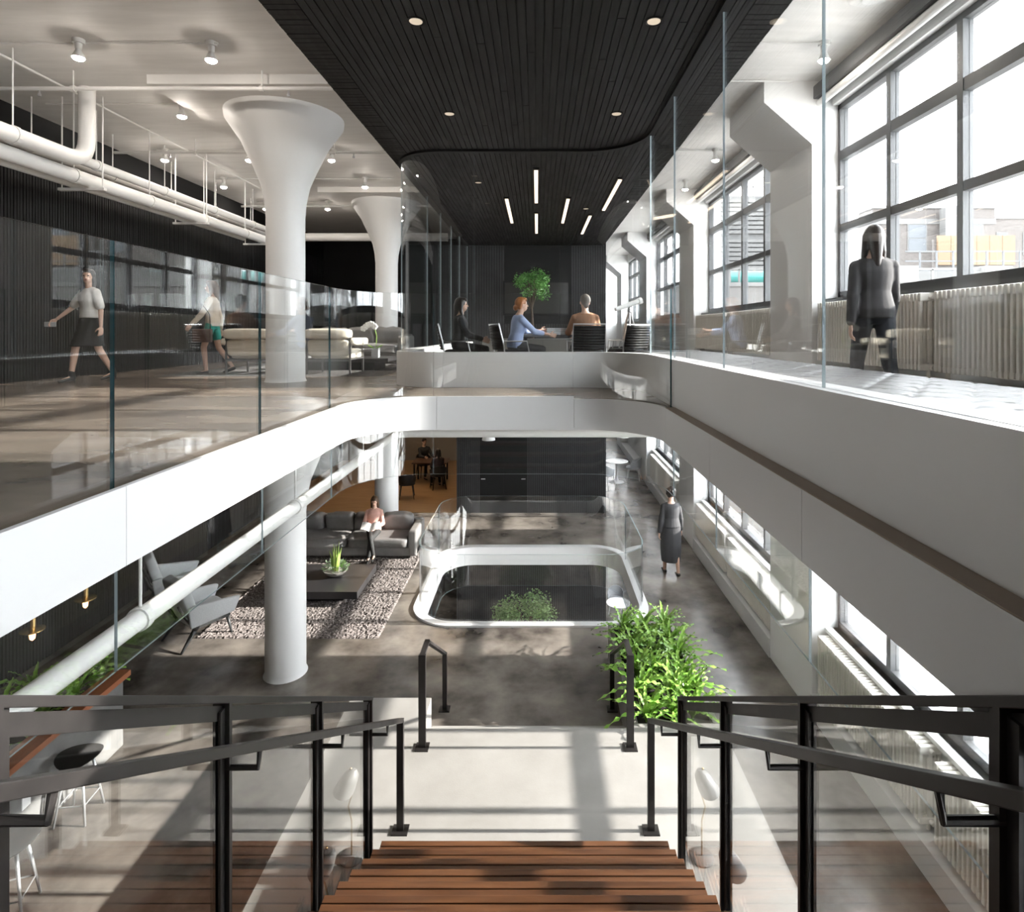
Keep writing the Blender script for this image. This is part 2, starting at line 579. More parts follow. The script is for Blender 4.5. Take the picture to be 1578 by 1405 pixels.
# ---- edge of the upper opening: white fascia panels
UU = U
L = plen(UU)
e = root('trim_1')
cuts = [0, 1.6, 3.5, 5.4] + [near(UU, (-1.15, YO)), near(UU, (.42, YO)), near(UU, (XO1, 5.88)), near(UU, (XO1, 4.38)), near(UU, (XO1, 2.85)), near(UU, (XO1, 1.3)), L]
for a, b in zip(cuts[:-1], cuts[1:]):
    MB().sheet(offset(sub(UU, a + .002, b - .002), -.03), -.352, .03 if b < near(UU, (XO1, 5.9)) else .0, .032, (0, 0)).build('panel', SATIN, e, smooth=30)
# glass balustrade standing on it
yl = lambda y: near(UU, (XO0, y))
bal = thing('glass_balustrade', 'frameless glass balustrade along the left and far edge of the upper opening', 'balustrade', (XO0, 3, 0))
gb = offset(UU, .045)
panes(bal, gb, [near(gb, (XO0 - .045, y)) for y in (-.6, -.12, 1.35, 2.82, 4.32, 5.77)] + [near(gb, (-1.2, YO + .045)), near(gb, (.41, YO + .045)), near(gb, (XO1 + .045, 5.98))],
      -.01, 1.21, .016, flip=1, org=(XO0, 3, 0))
baf = thing('glass_baffle', 'clear glass smoke baffle hanging under the rim of the upper opening', 'glass screen', (XO0, 3, -.4))
gb = offset(UU, .03)
panes(baf, gb, [near(gb, (XO0 - .03, y)) for y in (-.12, 1.35, 2.82, 4.32, 5.77)] + [near(gb, (-1.2, YO + .03)), near(gb, (.41, YO + .03))] +
      [near(gb, (XO1 + .03, y)) for y in (5.8, 4.42, 2.9, 1.35, -.12)], -.87, -.36, .010, flip=1, org=(XO0, 3, -.4), edge=PEDGE)

# ---- low wall and tall glass of the room, running on along the right as a bench wall
P = [(-2.1, 17.0)] + arc(-2.1 + .75, 8.06 + .75, .75, 180, 270) + arc(1.39 - .75, 8.06 - .75, .75, 90, 0) + [(1.39, -.7)]
lw = root('trim_2')
lc = [0, 4.2, near(P, (-1.3, 8.06)), near(P, (.5, 8.06)), plen(P)]
for a, b in zip(lc[:-1], lc[1:]):
    MB().sheet(sub(P, a + .0015, b - .0015), 0, .485, .22, (0, 0)).build('panel', BENCHW, lw, smooth=30)
lg = root('trim_5')
MB().box((XO1 - .028, -.7, .0005), (1.39, 5.9, .006)).build('ledge', mat('tan_ledge', (.30, .235, .18), .45), lg)
gp = thing('glass_partition', 'tall curved glass wall standing on the low white wall up to the black ceiling', 'glass wall', (1.4, 8, .485))
gq = offset(P, .06)
cc = [0, 1.7, 3.2, 4.7, 6.2, near(gq, (-2.04, 8.7))] + [near(gq, (x, 8.12)) for x in (-.88, .31)] + [near(gq, (1.33, 7.42))] + [near(gq, (1.45, y)) for y in (6.2, 4.56, 2.97, 1.42, -.1)]
panes(gp, gq, cc, .485, SOF, .014, flip=1, org=(1.4, 8, .485), edge=PEDGE)
tr = root('trim_3')
MB().sheet(offset(sub(P, 0, plen(P)), .03), SOF - .035, SOF - .001, .08, (0, 0)).build('track', BLACK, tr, smooth=30)

# ---- black slatted ceiling over the middle
sc = root('ceiling.003')
SX0, SX1 = -2.13, 1.95
MB().box((SX0, -1.2, SOF + .022), (SX1, YB, SOF + .12)).build('backing', BLACK, sc)
NB = 48
pw = (SX1 - SX0 - .56) / NB
for i in range(NB):
    x = SX0 + .28 + i * pw
    y = -1.2
    k = 0
    while y < YB - .1:
        ln = 3.0 + 2.2 * random.random() if k else 2.2 + 3 * random.random()
        y1 = min(YB, y + ln)
        if YB - y1 < 1.2:
            y1 = YB
        dz = random.uniform(0, .004)
        MB().box((x + .004, y + .002, SOF - dz), (x + pw - .005, y1 - .002, SOF + .02)).build('slat', BLACKC, sc)
        y = y1; k += 1
for x0, x1, nm in ((SX0, SX0 + .275, 'border'), (SX1 - .275, SX1, 'border.001')):
    m = MB()
    for i in range(240):
        y = -1 + i * .0745
        m.box((x0, y + .004, SOF - random.uniform(0, .004)), (x1, y + .069, SOF + .02))
    m.build(nm, BLACKC, sc, kind='stuff')

# ---- rim and glass round the opening in the lower floor
outer = rrect(*OP, .85, 14)
ring = root('trim_4')
m = MB()
inner = rrect(OP[0] + .15, OP[1] - .15, OP[2] + .15, OP[3] - .15, .72, 14)
m.prism(outer, LOW, LOW + .035, [inner])
m.build('curb', SATIN, ring, smooth=30)
MB().sheet(inner + [inner[0]], LOW - .40, LOW + .03, .02, (0, 0)).build('fascia', SATIN, ring, smooth=30)
bal2 = thing('glass_balustrade', 'rounded glass balustrade enclosing the opening in the lower floor', 'balustrade', (-.12, 12.4, LOW))
gr = rrect(OP[0] + .10, OP[1] - .10, OP[2] + .10, OP[3] - .10, .78, 14)
gr = gr + [gr[0]]
k0 = near(gr, (OP[0] + .10, 11.2)); Lg = plen(gr)
cs = sorted([near(gr, (-1.32, OP[2] + .10)), near(gr, (1.2, OP[2] + .10)), near(gr, (2.04, 11.4)), near(gr, (2.04, 13.5)), near(gr, (1.2, OP[3] - .10)), near(gr, (-1.4, OP[3] - .10)), near(gr, (-2.28, 13.5)), near(gr, (-2.28, 11.4))])
panes(bal2, gr, [0] + cs + [Lg], LOW + .03, LOW + 1.27, .014, flip=1, org=(-.12, 12.4, LOW), gap=.002, edge=BEDGE)
baf2 = thing('glass_baffle', 'clear glass smoke baffle hanging below the opening in the lower floor', 'glass screen', (-.12, 12.4, LOW - .4))
gr = offset(inner + [inner[0]], -.02)
cs = sorted([near(gr, (-1.5, 10.6)), near(gr, (1.25, 10.6)), near(gr, (2.0, 12.4)), near(gr, (1.25, 14.3)), near(gr, (-1.5, 14.3)), near(gr, (-2.2, 12.4))])
panes(baf2, gr, [0] + cs + [plen(gr)], LOW - .92, LOW - .38, .012, flip=1, org=(-.12, 12.4, LOW - .4), gap=.002, edge=BEDGE)

# ---- landing and steps
ld = root('floor.005')
ST0, ST1 = -1.36, 1.13
LD = -3.93
m = MB()
m.prism([(-2.39, 4.0), (2.2, 4.0), (2.2, 7.0), (ST1, 7.0), (ST1, 6.92), (ST0, 6.92), (ST0, 7.5), (-2.39, 7.5)], LOW, LD)
m.build('landing', LANDM, ld)
for i in range(2):
    MB().box((ST0, 6.92 + .32 * i, LOW), (ST1, 7.24 + .32 * i, LD - .2 * (i + 1))).build('step', LANDM, ld)
ALL = True
# ---------------------------------------------------------------- stairs
RISE, GO = .1735, .28
SX_0, SX_1 = -1.385, 1.163
Y0, Z0 = 5.20, EYE - 4.53
st = thing('staircase', 'walnut staircase running down to the pale concrete landing', 'staircase', (-.11, 2.2, LAND))
so = (-.11, 2.2, LAND)
NT = 20
prof = []
for i in range(NT):
    prof += [(Y0 - .02 - GO * i, Z0 - .045 + RISE * (i - 1)), (Y0 - .02 - GO * i, Z0 - .045 + RISE * i)]
prof[0] = (prof[0][0], LD)
prof += [(Y0 - GO * NT - .02, Z0 - .045 + RISE * (NT - 1)), (Y0 - GO * NT - .02, Z0 + RISE * (NT - 1) - .42), (Y0 - .4, LD)]
m = MB(so)
n = len(prof)
vs = [(SX_0 + .004, y, z) for y, z in prof] + [(SX_1 - .004, y, z) for y, z in prof]
tr = tessellate_polygon([[V((y, z, 0)) for y, z in prof]])
m.add(vs, [tuple(t) for t in tr] + [tuple(i + n for i in t) for t in tr] + [(i, (i + 1) % n, n + (i + 1) % n, n + i) for i in range(n)])
m.build('carcass', BLACK, st)
for i in range(NT):
    yf, z = Y0 - GO * i, Z0 + RISE * i
    MB(so).box((SX_0, yf - .052, z - .045), (SX_1, yf, z)).build('nosing', WALNUT, st, bevel=.004)
    MB(so).box((SX_0, yf - GO - .02, z - .044), (SX_1, yf - .060, z - .002)).build('tread', WALNUT, st, bevel=.003)
for sgn, gx, hx, lab in ((-1, -1.455, -1.29, 'dark steel stair guard with handrail and glass panels, left of the walnut stairs'),
                         (1, 1.247, 1.07, 'dark steel stair guard with handrail and glass panels, right of the walnut stairs')):
    o = (gx, 2.2, LAND)
    g = thing('stair_guard', lab, 'railing', o)
    top = lambda y: EYE - 3.15 + .625 * (5.02 - y)
    nose = lambda y: Z0 + RISE / GO * (Y0 - y)
    py = [5.02 - 1.16 * k for k in range(6)]
    ya, yb = py[0] + .03, py[-1]
    MB(o).bar((gx, ya, top(ya)), (gx, yb, top(yb)), .075, .03).build('top_rail', STEEL, g, bevel=.003)
    for k, y in enumerate(py):
        zb = max(LD, nose(y) - .32)
        m = MB(o)
        m.box((gx - .038, y - .012, zb), (gx + .038, y + .012, top(y) - .01))
        m.box((gx - .018, y - .05, zb), (gx + .018, y + .05, top(y) - .03))
        m.build('post', STEEL, g)
    for a, b in zip(py[:-1], py[1:]):
        a2, b2 = a - .05, b + .05
        m = MB(o)
        x0, x1 = gx - .006, gx + .006
        q = [(a - .012, top(a - .012) - .03), (b + .012, top(b + .012) - .03), (b + .012, top(b + .012) - .10), (a - .012, top(a - .012) - .10)]
        m.add([(x0, y, z) for y, z in q] + [(x1, y, z) for y, z in q], [(0, 1, 2, 3), (7, 6, 5, 4), (0, 4, 5, 1), (1, 5, 6, 2), (2, 6, 7, 3), (3, 7, 4, 0)])
        m.build('apron', STEEL, g)
        m = MB(o)
        x0, x1 = gx - .006, gx + .006
        q = [(a2, top(a2) - .098), (b2, top(b2) - .098), (b2, nose(b2) - .24), (a2, nose(a2) - .24)]
        m.add([(x0, y, z) for y, z in q] + [(x1, y, z) for y, z in q],
              [(0, 1, 2, 3), (7, 6, 5, 4), (0, 4, 5, 1), (1, 5, 6, 2), (2, 6, 7, 3), (3, 7, 4, 0)], [0, 0, 1, 1, 1, 1])
        m.build('pane', [GLASS, GEDGE], g)
    # handrail
    hy, hz = 5.5, EYE - 3.66
    hs = .624
    hp = lambda y: hz + hs * (hy - y)
    MB(o).bar((hx, hy + .03, hp(hy + .03)), (hx, yb, hp(yb)), .055, .04).build('handrail', STEEL, g, bevel=.003)
    MB(o).box((hx - .032, hy - .02, LD + .01), (hx + .032, hy + .02, hp(hy) - .01)).build('end_post', STEEL, g, bevel=.002)
    m = MB(o)
    m.box((hx - .075, hy - .06, LD), (hx + .075, hy + .06, LD + .014))
    m.build('base_plate', STEEL, g)
    for y in py:
        zb = hp(y) - .10
        m = MB(o)
        m.tube([(gx, y, zb), (hx - sgn * .0, y, zb), (hx, y + .02, hp(y) - .012)], .014, 8)
        m.build('bracket', STEEL, g)
for x, lab in ((-1.30, 'short dark steel handrail at the left of the landing steps'), (1.05, 'short dark steel handrail beside the ferns on the landing steps')):
    o = (x, 6.6, LD)
    g = thing('step_handrail', lab, 'railing', o)
    za, zb = EYE - 3.66, EYE - 4.53
    MB(o).box((x - .04, 6.58, LD + .01), (x + .04, 6.62, za + .012)).build('post', STEEL, g)
    MB(o).box((x - .03, 8.18, LOW + .01), (x + .03, 8.22, zb + .01)).build('post', STEEL, g)
    MB(o).bar((x, 6.58, za), (x, 6.92, za + .004), .06, .03).build('handrail', STEEL, g)
    MB(o).bar((x, 6.90, za), (x, 8.22, zb), .06, .03).build('handrail', STEEL, g)
    MB(o).box((x - .075, 6.53, LD), (x + .075, 6.67, LD + .014)).build('base_plate', STEEL, g)
    MB(o).box((x - .075, 8.13, LOW), (x + .075, 8.27, LOW + .012)).build('base_plate', STEEL, g)

# ---------------------------------------------------------------- ferns and planters
def frond_mesh(nm, L, lean, w, seed):
    r = random.Random(seed)
    m = MB()
    N = 20
    vs = []
    side = r.uniform(-.12, .12)
    for i in range(N + 1):
        t = i / N
        x = L * (math.sin(t * lean) / lean) * .9
        z = L * (1 - math.cos(t * lean)) / lean * -.75 + L * t * .72
        x = L * t * (0.18 + .62 * t * lean / 1.3)
        z = L * (.95 * t - .62 * lean / 1.3 * t * t)
        y = side * L * t * t
        ww = w * ((4 * (t * .96 + .03) * (1 - t * .97)) ** .6) * (1.25 - .5 * t) * (1 + .30 * math.sin(i * 2.6))
        dz = .014 * math.sin(i * 2.1 + 1)
        vs += [(x, y - ww, z + ww * .35 + dz), (x, y, z), (x, y + ww, z + ww * .35 - dz)]
    fs = []
    for i in range(N):
        a = i * 3
        fs += [(a, a + 1, a + 4, a + 3), (a + 1, a + 2, a + 5, a + 4)]
    m.add(vs, fs)
    return m
frond_src = []
def fern(label, loc, nf, size, group, seed):
    r = random.Random(seed)
    t = thing('fern', label, 'fern', loc, 0, group)
    for k in range(nf):
        v = k % 5
        if len(frond_src) < 5:
            o = frond_mesh('frond', .68, (.6, .9, 1.2, 1.45, 1.65)[v], (.024, .027, .030, .027, .028)[v], v).build('frond', LEAF, t, smooth=True, nrm=False)
            frond_src.append(o)
        else:
            o = piece(frond_src[v], t)
        s = size * r.uniform(.75, 1.12)
        a = k * 2.399 + r.uniform(-.3, .3)
        o.rotation_euler = (r.uniform(-.15, .15), r.uniform(-.2, .12), a)
        o.scale = (s, s, s)
    return t
pl = thing('planter', 'concrete planter box full of ferns beside the landing steps', 'planter', (1.7, 8.2, LOW))
o = (1.7, 8.2, LOW)
PX0, PX1, PY0, PY1, PZ = 1.15, 2.2, 7.02, 9.5, LOW + .56
for a, b in (((PX0, PY0), (PX0 + .07, PY1)), ((PX1 - .07, PY0), (PX1, PY1)), ((PX0 + .07, PY1 - .07), (PX1 - .07, PY1)), ((PX0 + .07, PY0), (PX1 - .07, PY0 + .05))):
    MB(o).box((*a, LOW), (*b, PZ)).build('side', LANDM, pl)
MB(o).box((PX0 + .07, PY0 + .05, LOW), (PX1 - .07, PY1 - .07, PZ - .06)).build('soil', SOIL, pl, kind='stuff')
spots = []
r = random.Random(3)
rows_ = [7.18, 7.62, 8.06, 8.5, 8.94, 9.3]
nmr = ('first', 'second', 'third', 'fourth', 'fifth', 'last')
for j, y in enumerate(rows_):
    for k, x in enumerate((1.38, 1.68, 1.98)):
        spots.append((x + r.uniform(-.06, .06), y + r.uniform(-.08, .08)))
        fern(f"bright fern in the box beside the steps, {('left edge', 'middle', 'right edge')[k]}, {nmr[j]} row from camera", (*spots[-1], PZ - .08), 22, r.uniform(.84, 1.04) * (.85 if j == 5 else 1), 'ferns in the box beside the steps', j * 3 + k)
# half wall with red wood top and planter on the left
hw = thing('counter_wall', 'concrete half wall with a red wood counter top, in front of the left planter', 'counter', (-5.37, 5.2, LOW))
o = (-5.37, 5.2, LOW)
MB(o).box((-5.45, 3.0, LOW), (-5.32, 7.5, LOW + .86)).build('wall', ROUGHC, hw)
MB(o).box((-5.50, 2.98, LOW + .86), (-5.26, 7.56, LOW + .93)).build('counter_top', REDWOOD, hw, bevel=.004)
MB(o).box((-5.32, 6.02, LOW + .36), (-5.308, 6.12, LOW + .52)).build('socket_plate', WHITE, hw)
pl2 = thing('planter', 'long low planter of dark ferns behind the red wood counter', 'planter', (-6.1, 6.2, LOW))
o = (-6.1, 6.2, LOW)
MB(o).box((-6.75, 3.2, LOW), (-5.47, 7.5, LOW + .62)).build('box', mat('planter_brown', (.10, .06, .045), .6), pl2)
MB(o).box((-6.68, 3.3, LOW + .62), (-5.54, 7.44, LOW + .64)).build('soil', SOIL, pl2, kind='stuff')
for j in range(7):
    for k in range(2):
        y = 4.6 + j * .47
        if y > 8.4:
            continue
        fern(f"shaded fern behind the red counter, {('wall', 'counter')[k]} side, {('first', 'second', 'third', 'fourth', 'fifth', 'sixth', 'last')[j]} from camera",
             (-6.45 + .52 * k + r.uniform(-.08, .08), y, LOW + .63), 20, r.uniform(.85, 1.05), 'ferns in the long left planter', 60 + j * 2 + k)

# ---------------------------------------------------------------- lower lounge
# rug: a shaggy pile grid
def rug(label, x0, x1, y0, y1, z, nx, ny, h, mt):
    m = MB(((x0 + x1) / 2, (y0 + y1) / 2, z))
    rr = random.Random(5)
    vs = []
    for j in range(ny + 1):
        for i in range(nx + 1):
            ed = i in (0, nx) or j in (0, ny)
            vs.append((x0 + (x1 - x0) * i / nx + rr.uniform(-.008, .008), y0 + (y1 - y0) * j / ny + rr.uniform(-.008, .008), z + (.002 if ed else .008 + h * rr.random())))
    fs = [(j * (nx + 1) + i, j * (nx + 1) + i + 1, (j + 1) * (nx + 1) + i + 1, (j + 1) * (nx + 1) + i) for j in range(ny) for i in range(nx)]
    m.add(vs, fs)
    return tag(m.build('rug', mt, nrm=False), label, 'rug')
RUGM = mat('rug_wool', (.055, .047, .044), .95, col2=(.27, .235, .22), scale=38, detail=3, contrast=(.36, .66))
rug('thick brown grey woven rug under the lower sofa and low table', -5.9, -2.74, 10.08, 14.75, LOW, 130, 190, .03, RUGM)
RUGD = mat('rug_dark', (.03, .03, .03), .95, col2=(.14, .13, .125), scale=30, detail=3)
rug('dark rug under the cream lounge chairs on the upper floor', -6.6, -2.7, 10.05, 14.3, 0, 90, 90, .012, RUGD)

def cushion(par, name, c, s, rot=(0, 0, 0), mt=LEATHER, e=.42, nz=.06, nf=5, n=22):
    R = Matrix.Rotation(rot[2], 3, 'Z') @ Matrix.Rotation(rot[1], 3, 'Y') @ Matrix.Rotation(rot[0], 3, 'X')
    m = MB()
    m.ell(c, (s[0] / 2, s[1] / 2, s[2] / 2), n, R, e=e, nz=nz, nf=nf)
    return m.build(name, mt, par, smooth=True)
def sofa(label, loc, rz, W_, group=None, mt=LEATHER, nb=4):
    t = thing('sofa', label, 'sofa', loc, rz, group)
    D = 1.0
    MB().box((-W_ / 2, -D / 2 + .02, .05), (W_ / 2, D / 2, .26)).build('base', mt, t, bevel=.03)
    MB().box((-W_ / 2 + .03, D / 2 - .18, .2), (W_ / 2 - .03, D / 2, .70)).build('back', mt, t, bevel=.05)
    for s in (-1, 1):
        MB().box((s * W_ / 2 - (.20 if s > 0 else 0), -D / 2, .05), (s * W_ / 2 + (.20 if s < 0 else 0), D / 2, .66)).build('arm', mt, t, bevel=.045)
    w = (W_ - .42) / 2
    for k in range(2):
        cushion(t, 'seat_cushion', (-W_ / 2 + .21 + w * (k + .5), -.12, .36), (w, .86, .24), (0, 0, 0), mt, .3, .10, 7, 36)
    w = (W_ - .44) / nb
    for k in range(nb):
        cushion(t, 'back_cushion', (-W_ / 2 + .22 + w * (k + .5), .22, .62), (w * .99, .27, .50), (.22, .03 * (-1) ** k, 0), mt, .4, .13, 6, 30)
    return t
# local +y is the back of the sofa
sofa('grey leather sofa with crumpled cushions at the back of the lower rug', (-4.45, 14.05, LOW + .03), 0, 3.3)
sofa('grey leather sofa facing the cream lounge chairs on the upper floor', (-4.35, 14.25, .012), 0, 2.5, None, LEATHER, 3)

t = thing('coffee_table', 'low square charcoal table with a bowl of plants on the lower rug', 'coffee table', (-4.25, 11.85, LOW + .03))
MB().box((-.80, -.67, .15), (.80, .67, .29)).build('top', DARKT, t, bevel=.004)
MB().box((-.45, -.4, 0), (.45, .4, .15)).build('plinth', BLACK, t)
t = thing('coffee_table', 'low dark table with an orchid on the upper floor, behind the cream chairs', 'coffee table', (-3.95, 11.9, .012))
MB().box((-1.05, -.55, .16), (1.05, .55, .24)).build('top', DARKT, t, bevel=.004)
MB().box((-.75, -.4, 0), (.75, .4, .16)).build('plinth', BLACK, t)

t = thing('bowl_planter', 'round stone bowl of succulents and tall spiky leaves on the low table', 'plant', (-4.13, 11.95, LOW + .32))
MB().lathe([(.07, 0), (.14, .02), (.22, .08), (.25, .13), (.235, .13), (.2, .09)], n=26).build('bowl', mat('stone_bowl', (.33, .31, .28), .6), t, smooth=30)
SPIKE = mat('spike_leaf', (.42, .50, .12), .4, col2=(.20, .36, .08), scale=6)
for k in range(9):
    rr = random.Random(k)
    h = rr.uniform(.35, .62); a = rr.uniform(0, 6.28); l = rr.uniform(.03, .14)
    m = MB()
    p = [(0.05 * math.cos(a) + l * math.cos(a) * s * s, .05 * math.sin(a) + l * math.sin(a) * s * s, .1 + h * s) for s in (0, .25, .5, .75, 1)]
    m.tube(p, [.014, .024, .022, .014, .002], 6)
    m.build('spike_leaf', SPIKE, t, smooth=True)
m = MB()
rr = random.Random(9)
for k in range(170):
    a = rr.uniform(0, 6.28); d = .25 * math.sqrt(rr.random()); z = .12 + rr.uniform(0, .17) * (1.2 - d * 3)
    c = V((d * math.cos(a), d * math.sin(a), z))
    u = V((math.cos(a), math.sin(a), rr.uniform(.1, 1.2))).normalized() * rr.uniform(.04, .085)
    w = u.cross(V((0, 0, 1))).normalized() * .016
    m.add([c - w, c + u * .5 - w * 1.3, c + u, c + u * .5 + w * 1.3, c + w], [(0, 1, 2, 3, 4)])
m.build('succulents', mat('succulent', (.16, .30, .14), .5, col2=(.42, .52, .34), scale=14), t, kind='stuff', nrm=False)

def wing_chair(label, loc, rz, group):
    t = thing('armchair', label, 'armchair', loc, rz, group)
    DW = mat('dark_ash', (.03, .032, .033), .45)
    a = .30
    cushion(t, 'seat', (0, .04, .40), (.66, .66, .17), (.12, 0, 0), GREYFAB, .3, .02)
    cushion(t, 'back', (0, -.34, .74), (.70, .17, .80), (a, 0, 0), GREYFAB, .28, .02)
    for s in (-1, 1):
        m = MB()
        R = Matrix.Rotation(-.18 * s, 3, 'Y') @ Matrix.Rotation(-.03, 3, 'X')
        ring = []
        for dx in (-.035, .035):
            ring.append([V((s * .37 + dx, y, z)) + V((s * .10 * (z - .4), 0, 0)) for y, z in ((-.36, .36), (.36, .40), (.46, .64), (.40, .66), (-.30, .74), (-.42, .70))])
        m.loft(ring)
        m.build('wing', GREYFAB, t, bevel=.02)
        MB().tube([(s * .30, -.22, .34), (s * .33, -.34, .20), (s * .36, -.50, .0)], [.045, .035, .018], 8).build('leg', DW, t, smooth=True)
        MB().tube([(s * .30, .28, .33), (s * .34, .34, .0)], [.032, .016], 8).build('leg', DW, t, smooth=True)
        MB().bar((s * .31, -.24, .32), (s * .31, .32, .34), .04, .045).build('rail', DW, t)
        MB().tube([(s * .33, -.26, .30), (s * .36, -.46, .62), (s * .30, -.52, .78)], [.03, .024, .02], 8).build('back_strut', DW, t, smooth=True)
    return t
wing_chair('grey fabric wing armchair with dark legs at the near left corner of the rug', (-5.85, 10.2, LOW), -.62, 'grey wing armchairs')
wing_chair('second grey fabric wing armchair behind the white pipe, further left', (-7.0, 11.3, LOW), -.9, 'grey wing armchairs')

# upper cream lounge chairs, seen from behind (local +y = front)
def lounge_chair(label, loc, rz, group):
    t = thing('lounge_chair', label, 'lounge chair', loc, rz, group)
    FR = mat('chair_steel', (.20, .20, .20), .35, metal=.8)
    cushion(t, 'head_roll', (0, -.36, .72), (.82, .26, .19), (0, 0, 0), CREAM, .45, .01)
    cushion(t, 'back_pad', (0, -.30, .48), (.76, .16, .30), (.15, 0, 0), CREAM, .3, .01)
    cushion(t, 'seat_pad', (0, .08, .36), (.76, .72, .18), (0, 0, 0), CREAM, .3, .01)
    for s in (-1, 1):
        MB().bar((s * .38, -.36, 0), (s * .38, -.36, .66), .03, .03).build('leg', FR, t)
        MB().bar((s * .38, .40, 0), (s * .38, .40, .52), .03, .03).build('leg', FR, t)
        MB().bar((s * .38, -.36, .27), (s * .38, .40, .27), .03, .025).build('side_rail', FR, t)
        cushion(t, 'arm_pad', (s * .42, .02, .58), (.16, .8, .14), (0, 0, 0), CREAM, .45, .01)
    MB().bar((-.38, -.36, .25), (.38, -.36, .25), .03, .03).build('cross_rail', FR, t)
    MB().bar((-.40, -.36, .62), (.40, -.36, .62), .02, .06).build('back_rail', FR, t)
    return t
lounge_chair('cream leather lounge chair seen from behind, left of the near round column', (-5.1, 10.65, .012), 0, 'cream lounge chairs')
lounge_chair('cream leather lounge chair seen from behind, right of the near round column', (-3.68, 10.65, .012), 0, 'cream lounge chairs')
t = thing('orchid', 'white orchid in a square pot on the low upper table', 'orchid', (-3.25, 11.75, .252))
MB().box((-.07, -.07, 0), (.07, .07, .20)).build('pot', GREYPL, t, bevel=.006)
MB().tube([(0, 0, .18), (.02, 0, .42), (-.03, 0, .62), (-.14, 0, .70), (-.24, 0, .66)], .006, 6).build('stem', LEAF, t)
for k in range(6):
    p = V((-.02 - .045 * k, 0, .62 + .05 * math.sin(k * .8)))
    m = MB()
    for q in range(5):
        a = q * 1.2566
        m.ell(p + V((.035 * math.cos(a), -.01, .035 * math.sin(a))), (.032, .008, .032), 8)
    m.build('flower', WHITE, t, smooth=True)
for s in (-1, 1):
    m = MB(); m.ell((.07 * s, -.05, .21), (.10, .03, .015), 8, Matrix.Rotation(-.5 * s, 3, 'Y')); m.build('leaf', LEAF, t, smooth=True)
for k, (x, y, w, lab, c) in enumerate(((-3.98, 11.6, .26, 'pale book lying on the low upper table near the chair', (.7, .68, .62)), (-4.5, 11.65, .3, 'grey magazine lying at the left of the low upper table', (.35, .35, .35)))):
    t = thing('book', lab, 'book', (x, y, .252), .2 * k)
    MB().box((-w / 2, -.1, 0), (w / 2, .1, .006)).build('cover', mat(f'book_cover{k}', c, .5), t)
    MB().box((-w / 2 + .004, -.096, .006), (w / 2 - .008, .096, .032)).build('pages', WHITE, t)
    MB().box((-w / 2, -.1, .032), (w / 2, .1, .038)).build('cover', mat(f'book_cover{k}', c, .5), t)

# ---------------------------------------------------------------- bench along the right
bn = thing('bench', 'long grey leather bench with a deep buttoned seat facing the big windows', 'bench', (2.1, 3.5, 0))
o = (2.1, 3.5, 0)
MB(o).box((1.60, -.6, .06), (2.62, 9.6, .32)).build('base', BENCHW, bn)
m = MB(o)
nx, ny = 40, 380
BX0, BX1, BY0, BY1 = 1.585, 2.68, -.6, 9.65
vs, fs = [], []
def tuft(u, v):
    # diagonal lattice of buttons
    p = .30
    a, b = (u + v) / p, (u - v) / p
    fa, fb = a - math.floor(a), b - math.floor(b)
    return (math.sin(PI * fa) ** .5) * (math.sin(PI * fb) ** .5)
for j in range(ny + 1):
    for i in range(nx + 1):
        x = BX0 + (BX1 - BX0) * i / nx; y = BY0 + (BY1 - BY0) * j / ny
        e = min(1, min(i, nx - i) / 2.0)
        vs.append((x, y, .425 + .040 * (.35 + .65 * min(1, 2.6 * tuft(x, y * .75))) * e ** .5))
for j in range(ny):
    for i in range(nx):
        a = j * (nx + 1) + i
        fs.append((a, a + 1, a + nx + 2, a + nx + 1))
m.add(vs, fs)
m.build('seat', TUFT, bn, smooth=True, nrm=False)
MB(o).box((BX0, BY0, .32), (BX1, BY1, .388)).build('seat_edge', TUFT, bn, bevel=.02)

# ---------------------------------------------------------------- radiators
def radiator(label, y0, n, z, h, group):
    x = XW - .14
    t = thing('radiator', label, 'radiator', (x, y0 + n * .03, z), 0, group)
    m = MB()
    w, d = .040, .11
    for a, b in (((-d, -w / 2), (-d + .035, w / 2)), ((-.02, -w / 2), (.02, w / 2)), ((d - .035, -w / 2), (d, w / 2))):
        m.box((a[0], a[1] + .006, .06), (b[0], b[1] - .006, h - .06))
    m.box((-d, -w / 2, .02), (d, w / 2, .085)); m.box((-d, -w / 2, h - .085), (d, w / 2, h))
    src = m.build('section', RAD, t, bevel=.008)
    for k in range(n):
        oo = src if k == 0 else piece(src, t)
        oo.location = (0, (k + .5 - n / 2) * .06, 0)
    for zz in (.05, h - .045):
        MB().tube([(0, -n * .03 - .03, zz), (0, n * .03 + .03, zz)], .022, 8).build('pipe', RAD, t)
    for s in (-1, 1):
        MB().tube([(0, s * (n * .03 - .05), -.055), (0, s * (n * .03 - .05), .06)], .018, 8).build('foot', RAD, t)
    return t
RZ, RH = .36, .80
tb = root('baseboard_right')
for z in (0, LOW):
    for a, b in zip(PC[:-1], PC[1:]):
        MB().box((XW - .30, a + HP, z), (XW, b - HP, z + .305)).build('curb', GREYW, tb)
for lv, nm in ((0, 'upper'), (LOW, 'lower')):
    for k, (yy, n, lab) in enumerate(((5.82, 36, 'ribbed cream radiator under the far half of the nearest {} window'), (3.48, 36, 'ribbed cream radiator under the near half of the nearest {} window'),
                                      (9.62, 36, 'ribbed cream radiator under the near half of the second {} window'), (11.95, 36, 'ribbed cream radiator under the far half of the second {} window'),
                                      (16.2, 60, 'ribbed cream radiator under the third {} window'))):
        if lv == 0 and k == 4:
            continue
        radiator(lab.format(nm), yy, n, lv + RZ, RH, f'cast radiators along the {nm} window wall')

